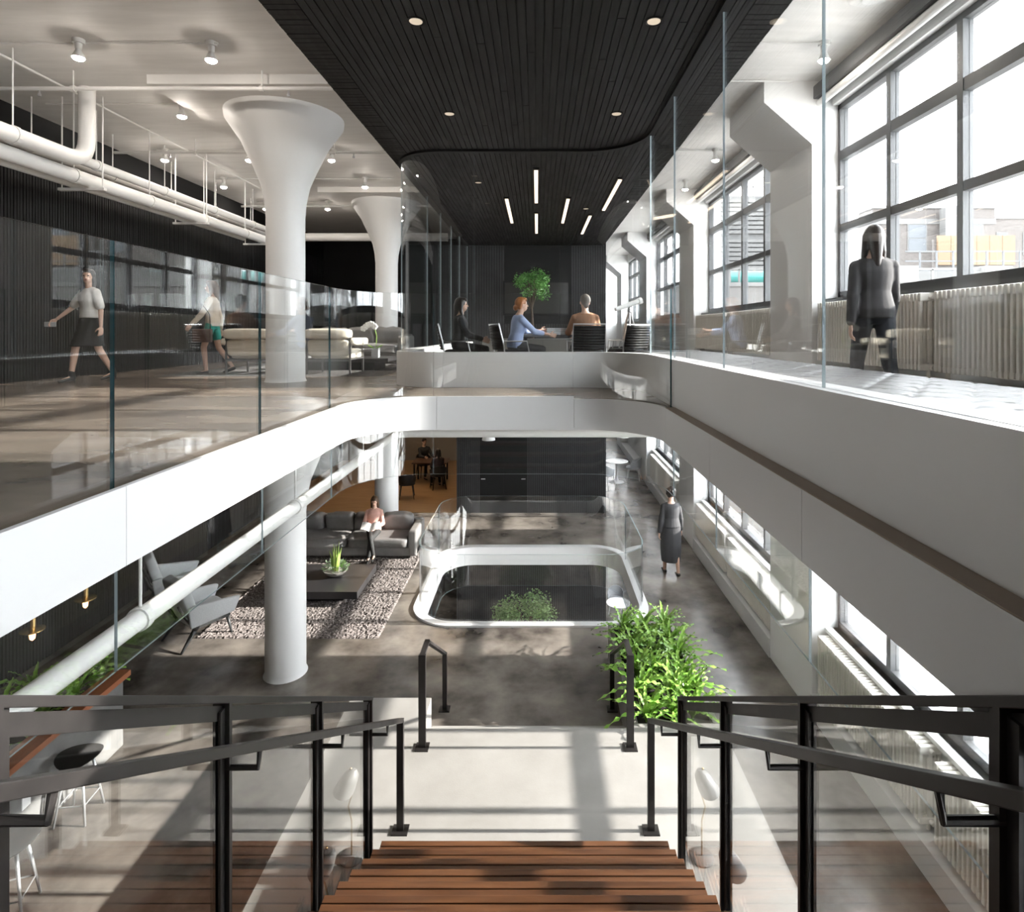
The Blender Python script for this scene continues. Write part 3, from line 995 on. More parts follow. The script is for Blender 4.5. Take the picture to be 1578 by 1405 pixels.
# ---------------------------------------------------------------- pipes, conduits and lamps
def pipe(label, pts, r, name='ceiling_pipe', hang=None, zc=CE, group=None, cat='pipe', coll=1.6, mt=PIPE):
    o = pts[0]
    t = thing(name, label, cat, o, 0, group)
    m = MB(o); m.tube(pts, r, 14 if r > .03 else 8); m.build('run', mt, t, smooth=40)
    a, b = V(pts[0]), V(pts[-1])
    if hang:
        a, b = V(hang[0]), V(hang[1])
        L_ = (b - a).length
        n_ = max(1, int(L_ / coll))
        for k in range(n_):
            p = a + (b - a) * ((k + .5) / n_)
            d = (b - a).normalized()
            MB(o).tube([(p.x, p.y, p.z), (p.x, p.y, zc)], .009, 6).build('hanger', mt, t)
            MB(o).tube([p - d * .025, p + d * .025], r + .012, 14).build('clamp', mt, t)
    return t
def bend(pts, r=.3, n=5):
    out = [V(pts[0])]
    for i in range(1, len(pts) - 1):
        p = V(pts[i]); a = (V(pts[i - 1]) - p).normalized(); b = (V(pts[i + 1]) - p).normalized()
        for k in range(n + 1):
            t = k / n
            out.append((p + a * r) * (1 - t) ** 2 + p * 2 * t * (1 - t) + (p + b * r) * t * t)
    out.append(V(pts[-1]))
    return out
zr = lambda z: z + EYE
pipe('big white pipe that elbows up into the ceiling, left of the upper lounge', bend([(-6.4, -1, zr(2.40)), (-6.4, 8.3, zr(2.40)), (-6.4, 8.3, CE)], .34), .105, hang=((-6.4, 1, zr(2.4)), (-6.4, 8, zr(2.4))))
pipe('thick white pipe hanging lowest along the dark left wall', [(-6.6, -1, zr(2.22)), (-6.6, 14.2, zr(2.22))], .10, hang=((-6.6, 1, zr(2.22)), (-6.6, 14, zr(2.22))))
pipe('thin white pipe tight beside the lowest thick pipe', [(-6.84, -1, zr(2.18)), (-6.84, 13.6, zr(2.18))], .06)
pipe('white pipe ending in an open end above the lowest pipe', [(-6.9, -1, zr(2.60)), (-6.9, 15.2, zr(2.60))], .075, hang=((-6.9, 1.6, zr(2.6)), (-6.9, 15, zr(2.6))))
pipe('white pipe highest against the dark left wall', [(-7.45, -1, zr(2.72)), (-7.45, 16.5, zr(2.72))], .085, hang=((-7.45, 1.2, zr(2.72)), (-7.45, 16, zr(2.72))))
pipe('long white pipe crossing the back of the upper lounge', [(-7.2, 17.0, zr(2.75)), (-2.6, 17.0, zr(2.75))], .12)
for k in range(5):
    yy = 3.2 + k * 2.7
    t = thing('pipe_bracket', f"trapeze bracket carrying the lowest pipes, {('first', 'second', 'third', 'fourth', 'fifth')[k]} from the camera", 'bracket', (-6.7, yy, zr(2.10)), 0, 'trapeze pipe brackets')
    MB().box((-.34, -.03, -.025), (.34, .03, .015)).build('strut', PIPE, t)
    for s in (-.3, .3):
        MB().tube([(s, 0, 0), (s, 0, CE - zr(2.10))], .01, 6).build('rod', PIPE, t)
for k, (y, lab) in enumerate(((7.74, 'sprinkler pipe crossing the white ceiling in front of the near capital'), (10.5, 'sprinkler pipe crossing the ceiling behind the near column'), (15.0, 'sprinkler pipe crossing the ceiling at the far column'))):
    p = pipe(lab, [(-7.6, y, zr(3.22)), (-2.2, y, zr(3.22))], .028, 'sprinkler_pipe', hang=((-7.4, y, zr(3.22)), (-2.4, y, zr(3.22))), coll=1.7)
    for x in (-6.6, -3.3):
        m = MB((-7.6, y, zr(3.22))); m.lathe([(.02, -.10), (.022, -.07), (.012, -.065), (.012, 0)], (x, y, zr(3.22)), 10); m.build('sprinkler_head', CHROME, p)
for k, (y, x0, x1) in enumerate(((6.95, -7.9, -3.8), (8.8, -7.4, -5.3), (11.05, -7.2, -3.8), (13.1, -7.2, -2.3), (15.45, -7.4, -3.4))):
    pipe(f"thin conduit feeding the {('first', 'second', 'third', 'fourth', 'fifth')[k]} row of ceiling spot lamps", [(x0, y, CE - .03), (x1, y, CE - .03)], .013, 'conduit', cat='conduit')
pipe('long thin conduit running back along the left ceiling', [(-6.6, 2, CE - .05), (-6.6, 16, CE - .05)], .016, 'conduit', cat='conduit')
pipe('conduit along the right edge of the black ceiling', [(2.1, -1, CE - .05), (2.1, 18, CE - .05)], .022, 'conduit', cat='conduit')
pipe('second conduit along the right edge of the black ceiling, nearer the windows', [(2.22, -1, CE - .04), (2.22, 18, CE - .04)], .014, 'conduit', cat='conduit')
for k, y in enumerate((4.0, 6.95, 8.0, 11.05)):
    pipe(f"short conduit branching to the window side, {('first', 'second', 'third', 'fourth')[k]} from the camera", [(2.1, y, CE - .03), (3.5, y, CE - .03)], .012, 'conduit', cat='conduit')
def spot(label, x, y, zc=CE, zb=CE - .25, group='bare reflector bulbs on the white ceiling'):
    t = thing('spot_lamp', label, 'ceiling lamp', (x, y, zc), 0, group)
    MB().lathe([(.062, -.05), (.066, -.04), (.066, 0)], n=16).build('junction_box', PIPE, t, smooth=30)
    h = zb - zc
    MB().lathe([(.028, h + .12), (.036, h + .14), (.040, -.05)], n=14).build('lamp_holder', PIPE, t, smooth=30)
    MB().lathe([(.0655, h + .028), (.062, h + .05), (.036, h + .105), (.028, h + .13)], n=18).build('reflector', WHITE, t, smooth=30)
    MB().lathe([(.02, h - .003), (.05, h + .009), (.0645, h + .028)], n=20).build('lens', LAMPG, t, smooth=True)
    return t
for x, y, lab in ((-5.06, 6.44, 'lit reflector bulb second from the right in the first row on the ceiling'), (-3.63, 6.50, 'lit reflector bulb nearest to the black ceiling in the first row'),
                  (-4.99, 8.2, 'lit reflector bulb at the end of the conduit left of the near capital'), (-6.57, 10.3, 'lit reflector bulb above the pipes in the third row'),
                  (-5.08, 10.3, 'lit reflector bulb just left of the near column in the third row'), (-3.63, 10.3, 'lit reflector bulb just right of the near column in the third row'),
                  (-6.55, 12.2, 'lit reflector bulb over the pipes in the fourth row'), (-3.6, 12.2, 'lit reflector bulb right of the near column in the fourth row'),
                  (-6.7, 14.4, 'lit reflector bulb at the far left end above the pipes'), (-5.17, 14.4, 'lit reflector bulb low behind the near column, in the last row'),
                  (3.19, 6.5, 'lit reflector bulb over the bench in front of the nearest window'), (3.14, 10.3, 'lit reflector bulb on the window side beyond the first corbel'),
                  (3.14, 12.4, 'lit reflector bulb on the window side at the second window')):
    spot(lab, x * 1.073, y * 1.073)
# recessed downlights and linear lights in the black ceiling
for k, (x, y) in enumerate(((-.99, 4.76), (.95, 4.76), (-1.02, 6.78), (.92, 6.78), (-1.0, 9.9), (1.0, 12.0))):
    t = thing('downlight', f"recessed round downlight in the black ceiling, {('left of the near pair', 'right of the near pair', 'left of the second pair', 'right of the second pair', 'inside the room on the left', 'inside the room on the right')[k]}", 'downlight', (x, y, SOF), 0, 'downlights in the black ceiling')
    MB().lathe([(.062, .012), (.075, .0), (.080, -.008), (.066, -.010), (.055, .0)], n=22).build('trim_ring', BLACK, t, smooth=30)
    MB().lathe([(.002, -.004), (.054, -.004), (.054, .01)], n=18).build('reflector', mat('lamp_silver', (.5, .42, .32), .3, emit=.35), t)
for k, (x, ya, yb, lab) in enumerate(((-.02, 9.05, 11.3, 'near linear light on the centre line of the glass room'), (-.02, 12.4, 14.8, 'far linear light on the centre line of the glass room'),
                                      (-.58, 11.0, 13.4, 'linear light left of the centre line'), (.58, 11.0, 13.4, 'linear light right of the centre line'),
                                      (1.36, 9.6, 12.0, 'near linear light at the right of the glass room'), (1.14, 12.6, 14.9, 'far linear light at the right of the glass room'))):
    t = thing('linear_light', 'glowing ' + lab, 'linear light', (x, (ya + yb) / 2, SOF), 0, 'linear lights in the black ceiling')
    MB().box((-.05, -(yb - ya) / 2 - .05, -.03), (.05, (yb - ya) / 2 + .05, -.005)).build('housing', BLACK, t)
    MB().box((-.030, -(yb - ya) / 2, -.045), (.030, (yb - ya) / 2, -.028)).build('diffuser', LINEG, t)
t = thing('ceiling_unit', 'round white plastic unit on the ceiling above the bench', 'ceiling unit', (3.42, 5.95, CE))
MB().lathe([(.05, -.06), (.20, -.045), (.235, -.02), (.235, 0)], n=30).build('cover', WHITE, t, smooth=30)
MB().lathe([(.10, -.075), (.10, -.05)], n=20).build('disc', WHITE, t)
# roller blinds above the upper windows
for k, yc in enumerate(PC[1:4]):
    t = thing('roller_blind', f"rolled up blind in a dark cassette over the {('nearest', 'second', 'third')[k]} upper window", 'blind', (XW - .1, yc + BAY / 2, 3.95))
    L_ = BAY - 2 * HP
    MB().box((-.16, -L_ / 2 - .1, .03), (.06, L_ / 2 + .1, .20)).build('cassette', FRAME, t)
    MB().tube([(-.07, -L_ / 2, -.02), (-.07, L_ / 2, -.02)], .05, 14).build('roll', WHITE, t, smooth=40)
# lower pipes
pipe('white pipe slung below the left rim of the upper opening, then turning right', bend([(-2.3, -1, zr(-1.66)), (-2.3, 9.5, zr(-1.66)), (3.0, 9.5, zr(-1.66))], .25), .058, hang=((-2.3, 2.3, zr(-1.66)), (-2.3, 8.8, zr(-1.66))), zc=-.36, coll=1.9)
for k, (x, y) in enumerate(((-5.3, 6.13), (-5.3, 6.85))):
    t = thing('pendant_lamp', f"{('near', 'far')[k]} slim brass pendant with a disc and bare bulb over the red counter", 'pendant lamp', (x, y, -.36), 0, 'brass pendants')
    z = zr(-3.22) + .36
    MB().tube([(0, 0, 0), (0, 0, z + .25)], .006, 6).build('rod', BRASS, t)
    MB().lathe([(.03, z + .10), (.03, z + .27), (.008, z + .28)], n=14).build('socket', BRASS, t, smooth=30)
    MB().lathe([(.11, z + .085), (.11, z + .095), (.02, z + .10)], n=26).build('disc', BRASS, t)
    MB().lathe([(.006, z - .02), (.024, z), (.028, z + .04), (.02, z + .085)], n=14).build('bulb', BULBG, t, smooth=True)
for k, (x, y) in enumerate(((-1.25, 15.0), (2.25, 15.4), (2.35, 21))):
    t = thing('dome_pendant', f"white enamel dome lamp under the lower ceiling, {('in front of the black doors', 'beside the corridor', 'over the marble table')[k]}", 'pendant lamp', (x, y, -.36), 0, 'white dome pendants')
    z = zr(-2.78) + .36
    MB().tube([(0, 0, 0), (0, 0, z + .15)], .008, 6).build('rod', WHITE, t)
    MB().lathe([(.17, z), (.165, z + .04), (.13, z + .10), (.05, z + .14), (.03, z + .19)], n=24).build('shade', WHITE, t, smooth=40)
    MB().ell((0, 0, z + .05), (.05, .05, .06), 12).build('bulb', LAMPG, t, smooth=True) if 0 else None
    m = MB(); m.ell((0, 0, z + .05), (.05, .05, .06), 12); m.build('bulb', LAMPG, t, smooth=True)
for k, (x, y) in enumerate(((-3.75, 20.6), (-3.0, 18.4), (-5.6, 19.2))):
    t = thing('globe_pendant', f"warm glowing globe lamp under the ceiling of the back room, {('over the dark table', 'near the black core', 'towards the dark left wall')[k]}", 'pendant lamp', (x, y, -.36), 0, 'globe lamps in the back room')
    MB().tube([(0, 0, 0), (0, 0, -.42)], .007, 6).build('rod', BRASS, t)
    m = MB(); m.ell((0, 0, -.50), (.085, .085, .085), 16); m.build('globe', GLOBE, t, smooth=True)
# ---------------------------------------------------------------- people
FABM = {}
def fab(c, rough=.8):
    k = tuple(c)
    if k not in FABM:
        FABM[k] = mat('cloth_%d' % len(FABM), c, rough, col2=tuple(x * 1.25 for x in c), scale=9, bump=.06, bscale=30)
    return FABM[k]
DARKH = mat('hair_dark', (.022, .014, .011), .4)
BROWNH = mat('hair_brown', (.045, .024, .013), .45, col2=(.10, .055, .025), scale=4)
REDH = mat('hair_red', (.36, .13, .035), .4)
GREYH = mat('hair_grey', (.16, .14, .125), .5)
EYEM = mat('eye_dark', (.02, .015, .012), .2)
LIPM = mat('lips', (.42, .13, .11), .4)
def D(a, b, s):
    a, b = math.radians(a), math.radians(b)
    return V((s * math.sin(b), math.sin(a) * math.cos(b), -math.cos(a) * math.cos(b)))
def person(label, loc, rz, H=1.70, male=False, lean=0, zp=None, legs=None, arms=None, top=('long', (.1, .1, .1)), bottom=('trousers', (.02, .02, .02)),
           hair=('long', None), shoes=(.015, .015, .015), yaw=0, nod=0, heel=0.0, curl=1.0):
    sc = H / 1.70
    legs = legs or {-1: (0, 3, 0), 1: (0, 3, 0)}
    arms = arms or {-1: (0, 8, 12), 1: (0, 8, 12)}
    t = thing('person', label, 'person', loc, rz)
    t.scale = (sc, sc, sc)
    th, sh, ua, fa = .435, .415, .285, .245
    hx = .085
    sx = .185 if male else .165
    foot0 = .085 + heel
    if zp is None:
        zp = max(foot0 - (D(l[0], l[1], s) * th + D(l[2], l[1] * .5, s) * sh).z for s, l in legs.items()) + .0
    else:
        zp = zp / sc
    P0 = V((0, 0, zp))
    le = math.radians(lean)
    u, f, rt = V((0, math.sin(le), math.cos(le))), V((0, math.cos(le), -math.sin(le))), V((1, 0, 0))
    def ring(tt, rx, ry, dy=0, n=18):
        c = P0 + u * tt + f * dy
        return [c + rt * rx * math.cos(2 * PI * k / n) + f * ry * math.sin(2 * PI * k / n) for k in range(n)]
    wk = 1.12 if male else 1.0
    tor = [(-.10, .09, .08, 0), (-.05, .155, .105, -.005), (.03, .16, .11, -.012), (.12, .138 * wk, .098, -.005), (.20, .124 * wk, .092, .004), (.30, .142 * wk, .108, .012), (.38, .150 * wk, .108, .008), (.45, .140 * wk, .082, -.005), (.49, .085, .062, -.012), (.53, .05, .05, -.005)]
    b = MB()
    b.loft([ring(*q) for q in tor])
    nb = P0 + u * .50
    hc = nb + u * .095 + V((0, .018 + .05 * math.sin(le), .075))
    b.caps(nb - u * .02, hc - V((0, .005, .05)), .055, .052)
    RH_ = Matrix.Rotation(math.radians(yaw), 3, 'Z') @ Matrix.Rotation(math.radians(nod), 3, 'X')
    h = lambda x, y, z: hc + RH_ @ V((x, y, z))
    b.ell(h(0, -.008, .02), (.073, .094, .100), 16, RH_)
    b.ell(h(0, .028, -.045), (.053, .060, .066), 14, RH_)
    b.caps(h(0, .088, .010), h(0, .104, -.022), .008, .012, 8)
    b.caps(h(-.02, .078, -.055), h(.02, .078, -.055), .010, .010, 8)
    for s in (-1, 1):
        b.ell(h(s * .075, -.004, -.005), (.010, .022, .032), 8, RH_)
    J = {}
    for s in (-1, 1):
        shd = P0 + u * .425 + rt * s * sx * .93
        a = arms[s]
        d1 = D(a[0], a[1], s)
        el = shd + d1 * ua
        d2 = D(a[2], a[3] if len(a) > 3 else a[1] * .5, s)
        wr_ = el + d2 * fa
        J[s] = dict(sh=shd, el=el, wr=wr_, d2=d2)
        b.caps(P0 + u * .455 + rt * s * sx * .45, shd, .052, .046)
        b.caps(shd, el, .046, .036)
        b.caps(el, wr_, .037, .024)
        # hand
        q = V((0, 1, 0)) - d2 * d2.y
        q = (V((0, 0, 1)) - d2 * d2.z) if q.length < .55 else q
        q.normalize()
        pn = d2.cross(q)
        if pn.dot(V((-s, 0, -.3))) < 0:
            pn = -pn
        w = wr_ + d2 * .012
        Rm = Matrix((q, pn, d2)).transposed()
        b.ell(w + d2 * .045, (.040, .015, .050), 12, Rm)
        for i, ln in enumerate((.070, .078, .072, .056)):
            p0 = w + d2 * .080 + q * (.030 - .020 * i)
            c1, c2 = .35 * curl, .95 * curl
            p1 = p0 + (d2 * math.cos(c1) + pn * math.sin(c1)) * ln * .52
            p2 = p1 + (d2 * math.cos(c2) + pn * math.sin(c2)) * ln * .48
            b.caps(p0, p1, .0090, .0085, 8); b.caps(p1, p2, .0085, .0072, 8)
        p0 = w + d2 * .025 + q * .028
        p1 = p0 + (d2 * .62 + q * .66 + pn * .3).normalized() * .042
        b.caps(p0, p1, .0115, .0100, 8)
        b.caps(p1, p1 + (d2 * .85 + q * .15 + pn * .45).normalized() * .032, .0100, .0085, 8)
        l = legs[s]
        hp_ = P0 + rt * s * hx + V((0, 0, -.02))
        kn = hp_ + D(l[0], l[1], s) * th
        an = kn + D(l[2], l[3] if len(l) > 3 else l[1] * .5, s) * sh
        J[s].update(hp=hp_, kn=kn, an=an, sa=l[2])
        b.caps(hp_, kn, .080, .052)
        b.caps(kn, kn + (an - kn) * .35, .052, .050)
        b.caps(kn + (an - kn) * .3, an, .050, .032)
        pit = math.radians(min(0, l[2]) * .75 if zp > .6 else (l[2] * .45 if l[2] > 20 else -4))
        if heel and pit > -.25:
            pit = -.22
        fd = V((0, math.cos(pit), math.sin(pit)))
        J[s]['fd'] = fd
        b.caps(an + V((0, -.02, -.035)), an + V((0, .02, -.055)) + fd * .12, .034, .022)
    b.build('body', SKIN, t, rem=.0075, sm=3)
    # shoes
    for s in (-1, 1):
        j = J[s]
        m = MB()
        m.caps(j['an'] + V((0, -.025, -.045)), j['an'] + V((0, .02, -.062)) + j['fd'] * .14, .040, .027)
        if shoes is not None and heel:
            m.caps(j['an'] + V((0, 0, .03)), j['an'] + V((0, -.02, -.05)), .044, .042)
            m.caps(j['an'] + V((0, -.05, -.06)), j['an'] + V((0, -.05, -.075 - heel)), .016, .011, 8)
        if shoes is not None:
            m.build('shoe', mat('shoe_%d%d%d' % tuple(int(c * 999) for c in shoes), shoes, .35), t, rem=.009, sm=2)
    # face
    for s in (-1, 1):
        m = MB(); m.ell(h(s * .030, .078, .012), (.013, .009, .008), 8, RH_); m.build('eye', EYEM, t, smooth=True)
    m = MB(); m.ell(h(0, .089, -.054), (.022, .006, .007), 8, RH_); m.build('mouth', LIPM, t, smooth=True)
    # hair
    hs_, hm = hair
    m = MB()
    m.ell(h(0, -.022, .035), (.084, .100, .100), 16, RH_, nz=.05, nf=18)
    m.ell(h(0, .045, .088), (.060, .045, .036), 12, RH_)
    if hs_ in ('long', 'pony'):
        for s in (-1, 1):
            m.caps(h(s * .058, -.01, .03), h(s * .072, -.015, -.10), .036, .030)
            m.caps(h(s * .072, -.015, -.10), h(s * .080, .03, -.24), .032, .016)
        m.caps(h(0, -.07, 0), h(0, -.10, -.24), .066, .034)
    elif hs_ == 'bun':
        m.ell(h(0, -.105, -.045), (.055, .045, .050), 12, RH_, nz=.1, nf=20)
        for s in (-1, 1):
            m.caps(h(s * .062, -.02, .03), h(s * .060, -.05, -.05), .03, .03)
    elif hs_ == 'curly':
        rr = random.Random(4)
        for k in range(60):
            v = V((rr.gauss(0, 1), rr.gauss(-.35, 1), rr.gauss(.5, .9))).normalized()
            m.ell(h(v.x * .085, -.02 + v.y * .095, .04 + v.z * .10), (.024, .024, .024), 8)
    else:
        m.caps(h(0, -.065, .02), h(0, -.070, -.055), .050, .044)
    m.build('hair', hm, t, rem=.009, sm=2)
    # garments
    def sleeve(m, s, frac, g):
        j = J[s]
        m.caps(P0 + u * .45 + rt * s * sx * .42, j['sh'], .060 + g * .3, .050 + g * .5)
        if frac <= 1:
            m.caps(j['sh'], j['sh'] + (j['el'] - j['sh']) * frac, .048 + g, .048 + g)
        else:
            m.caps(j['sh'], j['el'], .048 + g, .040 + g)
            m.caps(j['el'], j['el'] + (j['wr'] - j['el']) * (frac - 1), .044 + g, .034 + g)
    g = .010
    m = MB()
    if top[0] == 'dress':
        m.loft([ring(q[0], q[1] + .03, q[2] + .03, q[3]) for q in tor[2:9]])
        k1, k2 = J[-1]['kn'], J[1]['kn']
        zb = foot0 + .16
        rs = []
        for i in range(8):
            q = i / 7
            z = zp + .03 - (zp + .03 - zb) * q
            rx = .19 + .03 * math.sin(q * PI)
            ry = .14 + .05 * q
            yo = .02 * q
            rs.append([V((rx * math.cos(2 * PI * k / 24) * (1 + .06 * q * math.sin(k * 2.1)), yo + ry * math.sin(2 * PI * k / 24) * (1 + .06 * q * math.cos(k * 1.7)), z)) for k in range(24)])
        m.loft(rs)
        for s in (-1, 1):
            sleeve(m, s, 1.9, .012)
        m.build('dress', fab(top[1]), t, rem=.012, sm=5)
    else:
        lo = 2 if top[0] == 'crop' else 1
        rr_ = [ring(q[0], q[1] + .016, q[2] + .018, q[3]) for q in tor[lo:9]]
        m.loft(rr_)
        for s in (-1, 1):
            sleeve(m, s, {'crop': .78, 'tee': .6, 'long': 1.93, 'elbow': 1.55}[top[0]], .010 if top[0] != 'crop' else .018)
        m.build('jacket' if top[0] == 'long' else 'shirt', fab(top[1]), t, rem=.011, sm=4)
        m = MB()
        m.loft([ring(q[0], q[1] + .008, q[2] + .009, q[3]) for q in tor[:4]])
        if bottom[0] == 'skirt':
            rs = []
            for i in range(7):
                q = i / 6
                c = P0 + ((J[-1]['kn'] + J[1]['kn']) / 2 - P0) * q * .93
                w_ = .172 - .015 * q + abs(J[1]['kn'].x - J[-1]['kn'].x) * .0
                d_ = .118 + .02 * q + abs(J[1]['kn'].y - J[-1]['kn'].y) * .42 * q
                rs.append([c + V((w_ * math.cos(2 * PI * k / 20), d_ * math.sin(2 * PI * k / 20), 0)) for k in range(20)])
            m.loft(rs)
            m.build('skirt', fab(bottom[1]), t, rem=.012, sm=4)
        elif bottom[0] == 'shorts':
            for s in (-1, 1):
                m.caps(J[s]['hp'], J[s]['hp'] + (J[s]['kn'] - J[s]['hp']) * .55, .094, .082)
            m.build('shorts', fab(bottom[1]), t, rem=.012, sm=4)
        else:
            for s in (-1, 1):
                m.caps(J[s]['hp'], J[s]['kn'], .092, .064)
                m.caps(J[s]['kn'], J[s]['kn'] + (J[s]['an'] - J[s]['kn']) * .93, .063, .046)
            m.build('trousers', fab(bottom[1]), t, rem=.011, sm=4)
    t['hand_x'] = 0
    del t['hand_x']
    return t, J, sc
def world(t, sc, p):
    c, s = math.cos(t.rotation_euler.z), math.sin(t.rotation_euler.z)
    return V((t.location.x + sc * (c * p.x - s * p.y), t.location.y + sc * (s * p.x + c * p.y), t.location.z + sc * p.z))
def deg(a):
    return math.radians(a)
t, J, sc_ = person('woman walking past the dark wall in a white top and black skirt, holding a phone', (-6.9, 9.0, 0), deg(158), 1.69,
       legs={-1: (-12, -2, -30), 1: (20, 0, 8)}, arms={-1: (-6, 14, 4), 1: (18, 30, 40, 26)}, top=('crop', (.62, .61, .59)), bottom=('skirt', (.012, .012, .013)), hair=('long', DARKH), heel=.05, yaw=38)
hw_ = world(t, sc_, J[1]['wr'] + J[1]['d2'] * .10)
ph = thing('phone', 'pale phone held in the walking woman’s outstretched hand', 'phone', hw_ + V((0, -.02, -.02)), .3)
MB().box((-.075, -.005, -.036), (.075, .005, .036)).build('case', mat('phone_case', (.6, .6, .6), .3), ph, bevel=.003)
MB().box((-.068, -.0075, -.031), (.068, -.004, .031)).build('screen', GREYPL, ph)
t, J, sc_ = person('woman in a beige jacket and teal shorts walking left beside the cream chair', (-5.98, 10.75, .012), deg(100), 1.68,
       legs={-1: (16, 0, -6), 1: (-10, 2, -34)}, arms={-1: (24, 10, 40), 1: (-12, 10, -2)}, top=('long', (.42, .36, .29)), bottom=('shorts', (.02, .22, .18)), hair=('long', BROWNH))
hw_ = world(t, sc_, V((.02, -.16, .80)))
bgm = thing('handbag', 'brown leather bag hanging beside the woman in the beige jacket', 'bag', (-6.02, 10.50, .58), .2)
MB().box((-.16, -.05, 0), (.16, .05, .24)).build('pouch', mat('bag_leather', (.07, .035, .025), .4), bgm, bevel=.02)
MB().tube([(-.13, 0, .22), (-.12, 0, .5), (0, 0, .68), (.12, 0, .5), (.13, 0, .22)], .008, 6).build('strap', BLACK, bgm)
SIT = {-1: (84, 5, 4), 1: (84, 5, -4)}
person('dark haired woman in black sitting at the left inside the glass room', (-1.27, 9.5, 0), deg(-80), 1.66, zp=.55, legs=SIT, arms={-1: (30, 6, 70, -10), 1: (25, 8, 75, -12)},
       top=('long', (.012, .012, .013)), hair=('long', DARKH), lean=2)
person('red haired woman in a light blue shirt leaning on the table in the glass room', (-.36, 9.45, 0), deg(-68), 1.68, zp=.55, legs=SIT, arms={-1: (48, 10, 92, 4), 1: (45, 8, 80, 4)},
       top=('elbow', (.36, .44, .66)), hair=('bun', REDH), lean=9, yaw=-6)
person('man in a tan jacket seen from behind on a black office chair', (.79, 9.6, 0), deg(6), 1.76, True, zp=.56, legs=SIT, arms={-1: (30, 16, 80, -14), 1: (30, 16, 80, -14)},
       top=('long', (.30, .155, .085)), hair=('short', GREYH), lean=2, yaw=8)
person('person in dark clothes walking along behind the bench by the big window', (3.17, 5.5, 0), deg(-12), 1.76, legs={-1: (18, 2, -2), 1: (-10, 2, -28)}, arms={-1: (-14, 8, 0), 1: (16, 8, 34)},
       top=('long', (.045, .043, .045)), bottom=('trousers', (.02, .022, .028)), hair=('long', DARKH))
person('person in a long charcoal dress walking away along the lower corridor', (2.94, 12.85, LOW), deg(4), 1.84, legs={-1: (10, 2, 0), 1: (-6, 2, -14)}, arms={-1: (-6, 12, 4), 1: (6, 12, 14)},
       top=('dress', (.035, .035, .037)), hair=('curly', DARKH), shoes=(.05, .045, .04))
t, J, sc_ = person('woman in a pink top reading on the leather sofa with her legs crossed', (-3.88, 13.86, LOW), deg(184), 1.68, zp=.60, legs={-1: (82, -9, 8, -6), 1: (86, -12, 30, -16)},
       arms={-1: (22, 14, 82, -28), 1: (22, 14, 82, -28)}, top=('elbow', (.58, .34, .28)), hair=('long', BROWNH), nod=-22, lean=-8)
hw_ = (world(t, sc_, J[1]['wr']) + world(t, sc_, J[-1]['wr'])) / 2
mg = thing('magazine', 'open magazine held by the woman on the leather sofa', 'magazine', hw_ + V((0, -.10, .03)), deg(4))
for s in (-1, 1):
    m = MB()
    ring_ = []
    for k in range(6):
        x = s * .20 * k / 5
        z = .02 * math.sin(k / 5 * PI) + .010 * k
        ring_.append([V((x, -.12, z - .05)), V((x, .12, z + .05)), V((x, .12, z + .056)), V((x, -.12, z - .044))])
    m.loft(ring_)
    m.build('page', mat('paper', (.66, .64, .61), .6), mg)
person('dark silhouette of a person facing the camera at the table in the back room', (-4.15, 21.4, LOW), deg(215), 1.76, True, zp=.58, legs=SIT, arms={-1: (40, 8, 90, -10), 1: (40, 8, 90, -10)},
       top=('long', (.02, .02, .022)), hair=('short', DARKH))
person('dark haired person with back turned at the table in the back room', (-3.35, 19.75, LOW), deg(22), 1.68, zp=.56, legs=SIT, arms={-1: (40, 8, 85, -10), 1: (40, 8, 85, -10)},
       top=('long', (.045, .028, .032)), hair=('long', DARKH))

# ---------------------------------------------------------------- chairs and tables
def office_chair(label, loc, rz, group='black office chairs in the glass room', bk=BLACK):
    t = thing('office_chair', label, 'chair', loc, rz, group)
    cushion(t, 'seat', (0, .02, .44), (.52, .50, .09), (0, 0, 0), bk, .4, 0)
    m = MB()
    for k in range(9):
        z = .50 + k * .043
        m.tube([(-.25, -.26 - k * .008, z), (0, -.29 - k * .008, z), (.25, -.26 - k * .008, z)], .023, 8)
    m.build('backrest', bk, t, smooth=True)
    MB().tube([(-.255, -.24, .42), (-.265, -.27, .60), (-.255, -.34, .89), (.255, -.34, .89), (.265, -.27, .60), (.255, -.24, .42)], .012, 8).build('back_frame', CHROME, t)
    for s in (-1, 1):
        MB().tube([(s * .27, -.25, .62), (s * .28, .12, .62), (s * .27, .16, .45)], .012, 8).build('armrest', CHROME, t)
    MB().tube([(0, 0, .08), (0, 0, .40)], .03, 10).build('post', CHROME, t)
    for k in range(5):
        a = k * 1.2566
        MB().tube([(0, 0, .10), (.27 * math.cos(a), .27 * math.sin(a), .055)], [.022, .014], 8).build('leg', CHROME, t)
    return t
office_chair('black ribbed office chair under the man in the tan jacket', (.79, 9.55, 0), deg(6))
office_chair('low black chair under the red haired woman', (-.38, 9.45, 0), deg(-68))
office_chair('black chair under the dark haired woman in black', (-1.27, 9.5, 0), deg(-80))
office_chair('empty chrome armed chair beside the telescope', (1.55, 10.2, 0), deg(30))
office_chair('empty chrome armed chair behind the telescope, further back', (1.75, 11.4, 0), deg(50))
t = thing('side_table', 'dark table with books between the woman in blue and the man in tan', 'table', (.30, 10.15, 0))
MB().box((-.55, -.42, .68), (.55, .42, .72)).build('top', mat('grey_top', (.12, .12, .12), .3), t, bevel=.004)
for x in (-.5, .5):
    for y in (-.37, .37):
        MB().box((x - .02, y - .02, 0), (x + .02, y + .02, .68)).build('leg', BLACK, t)
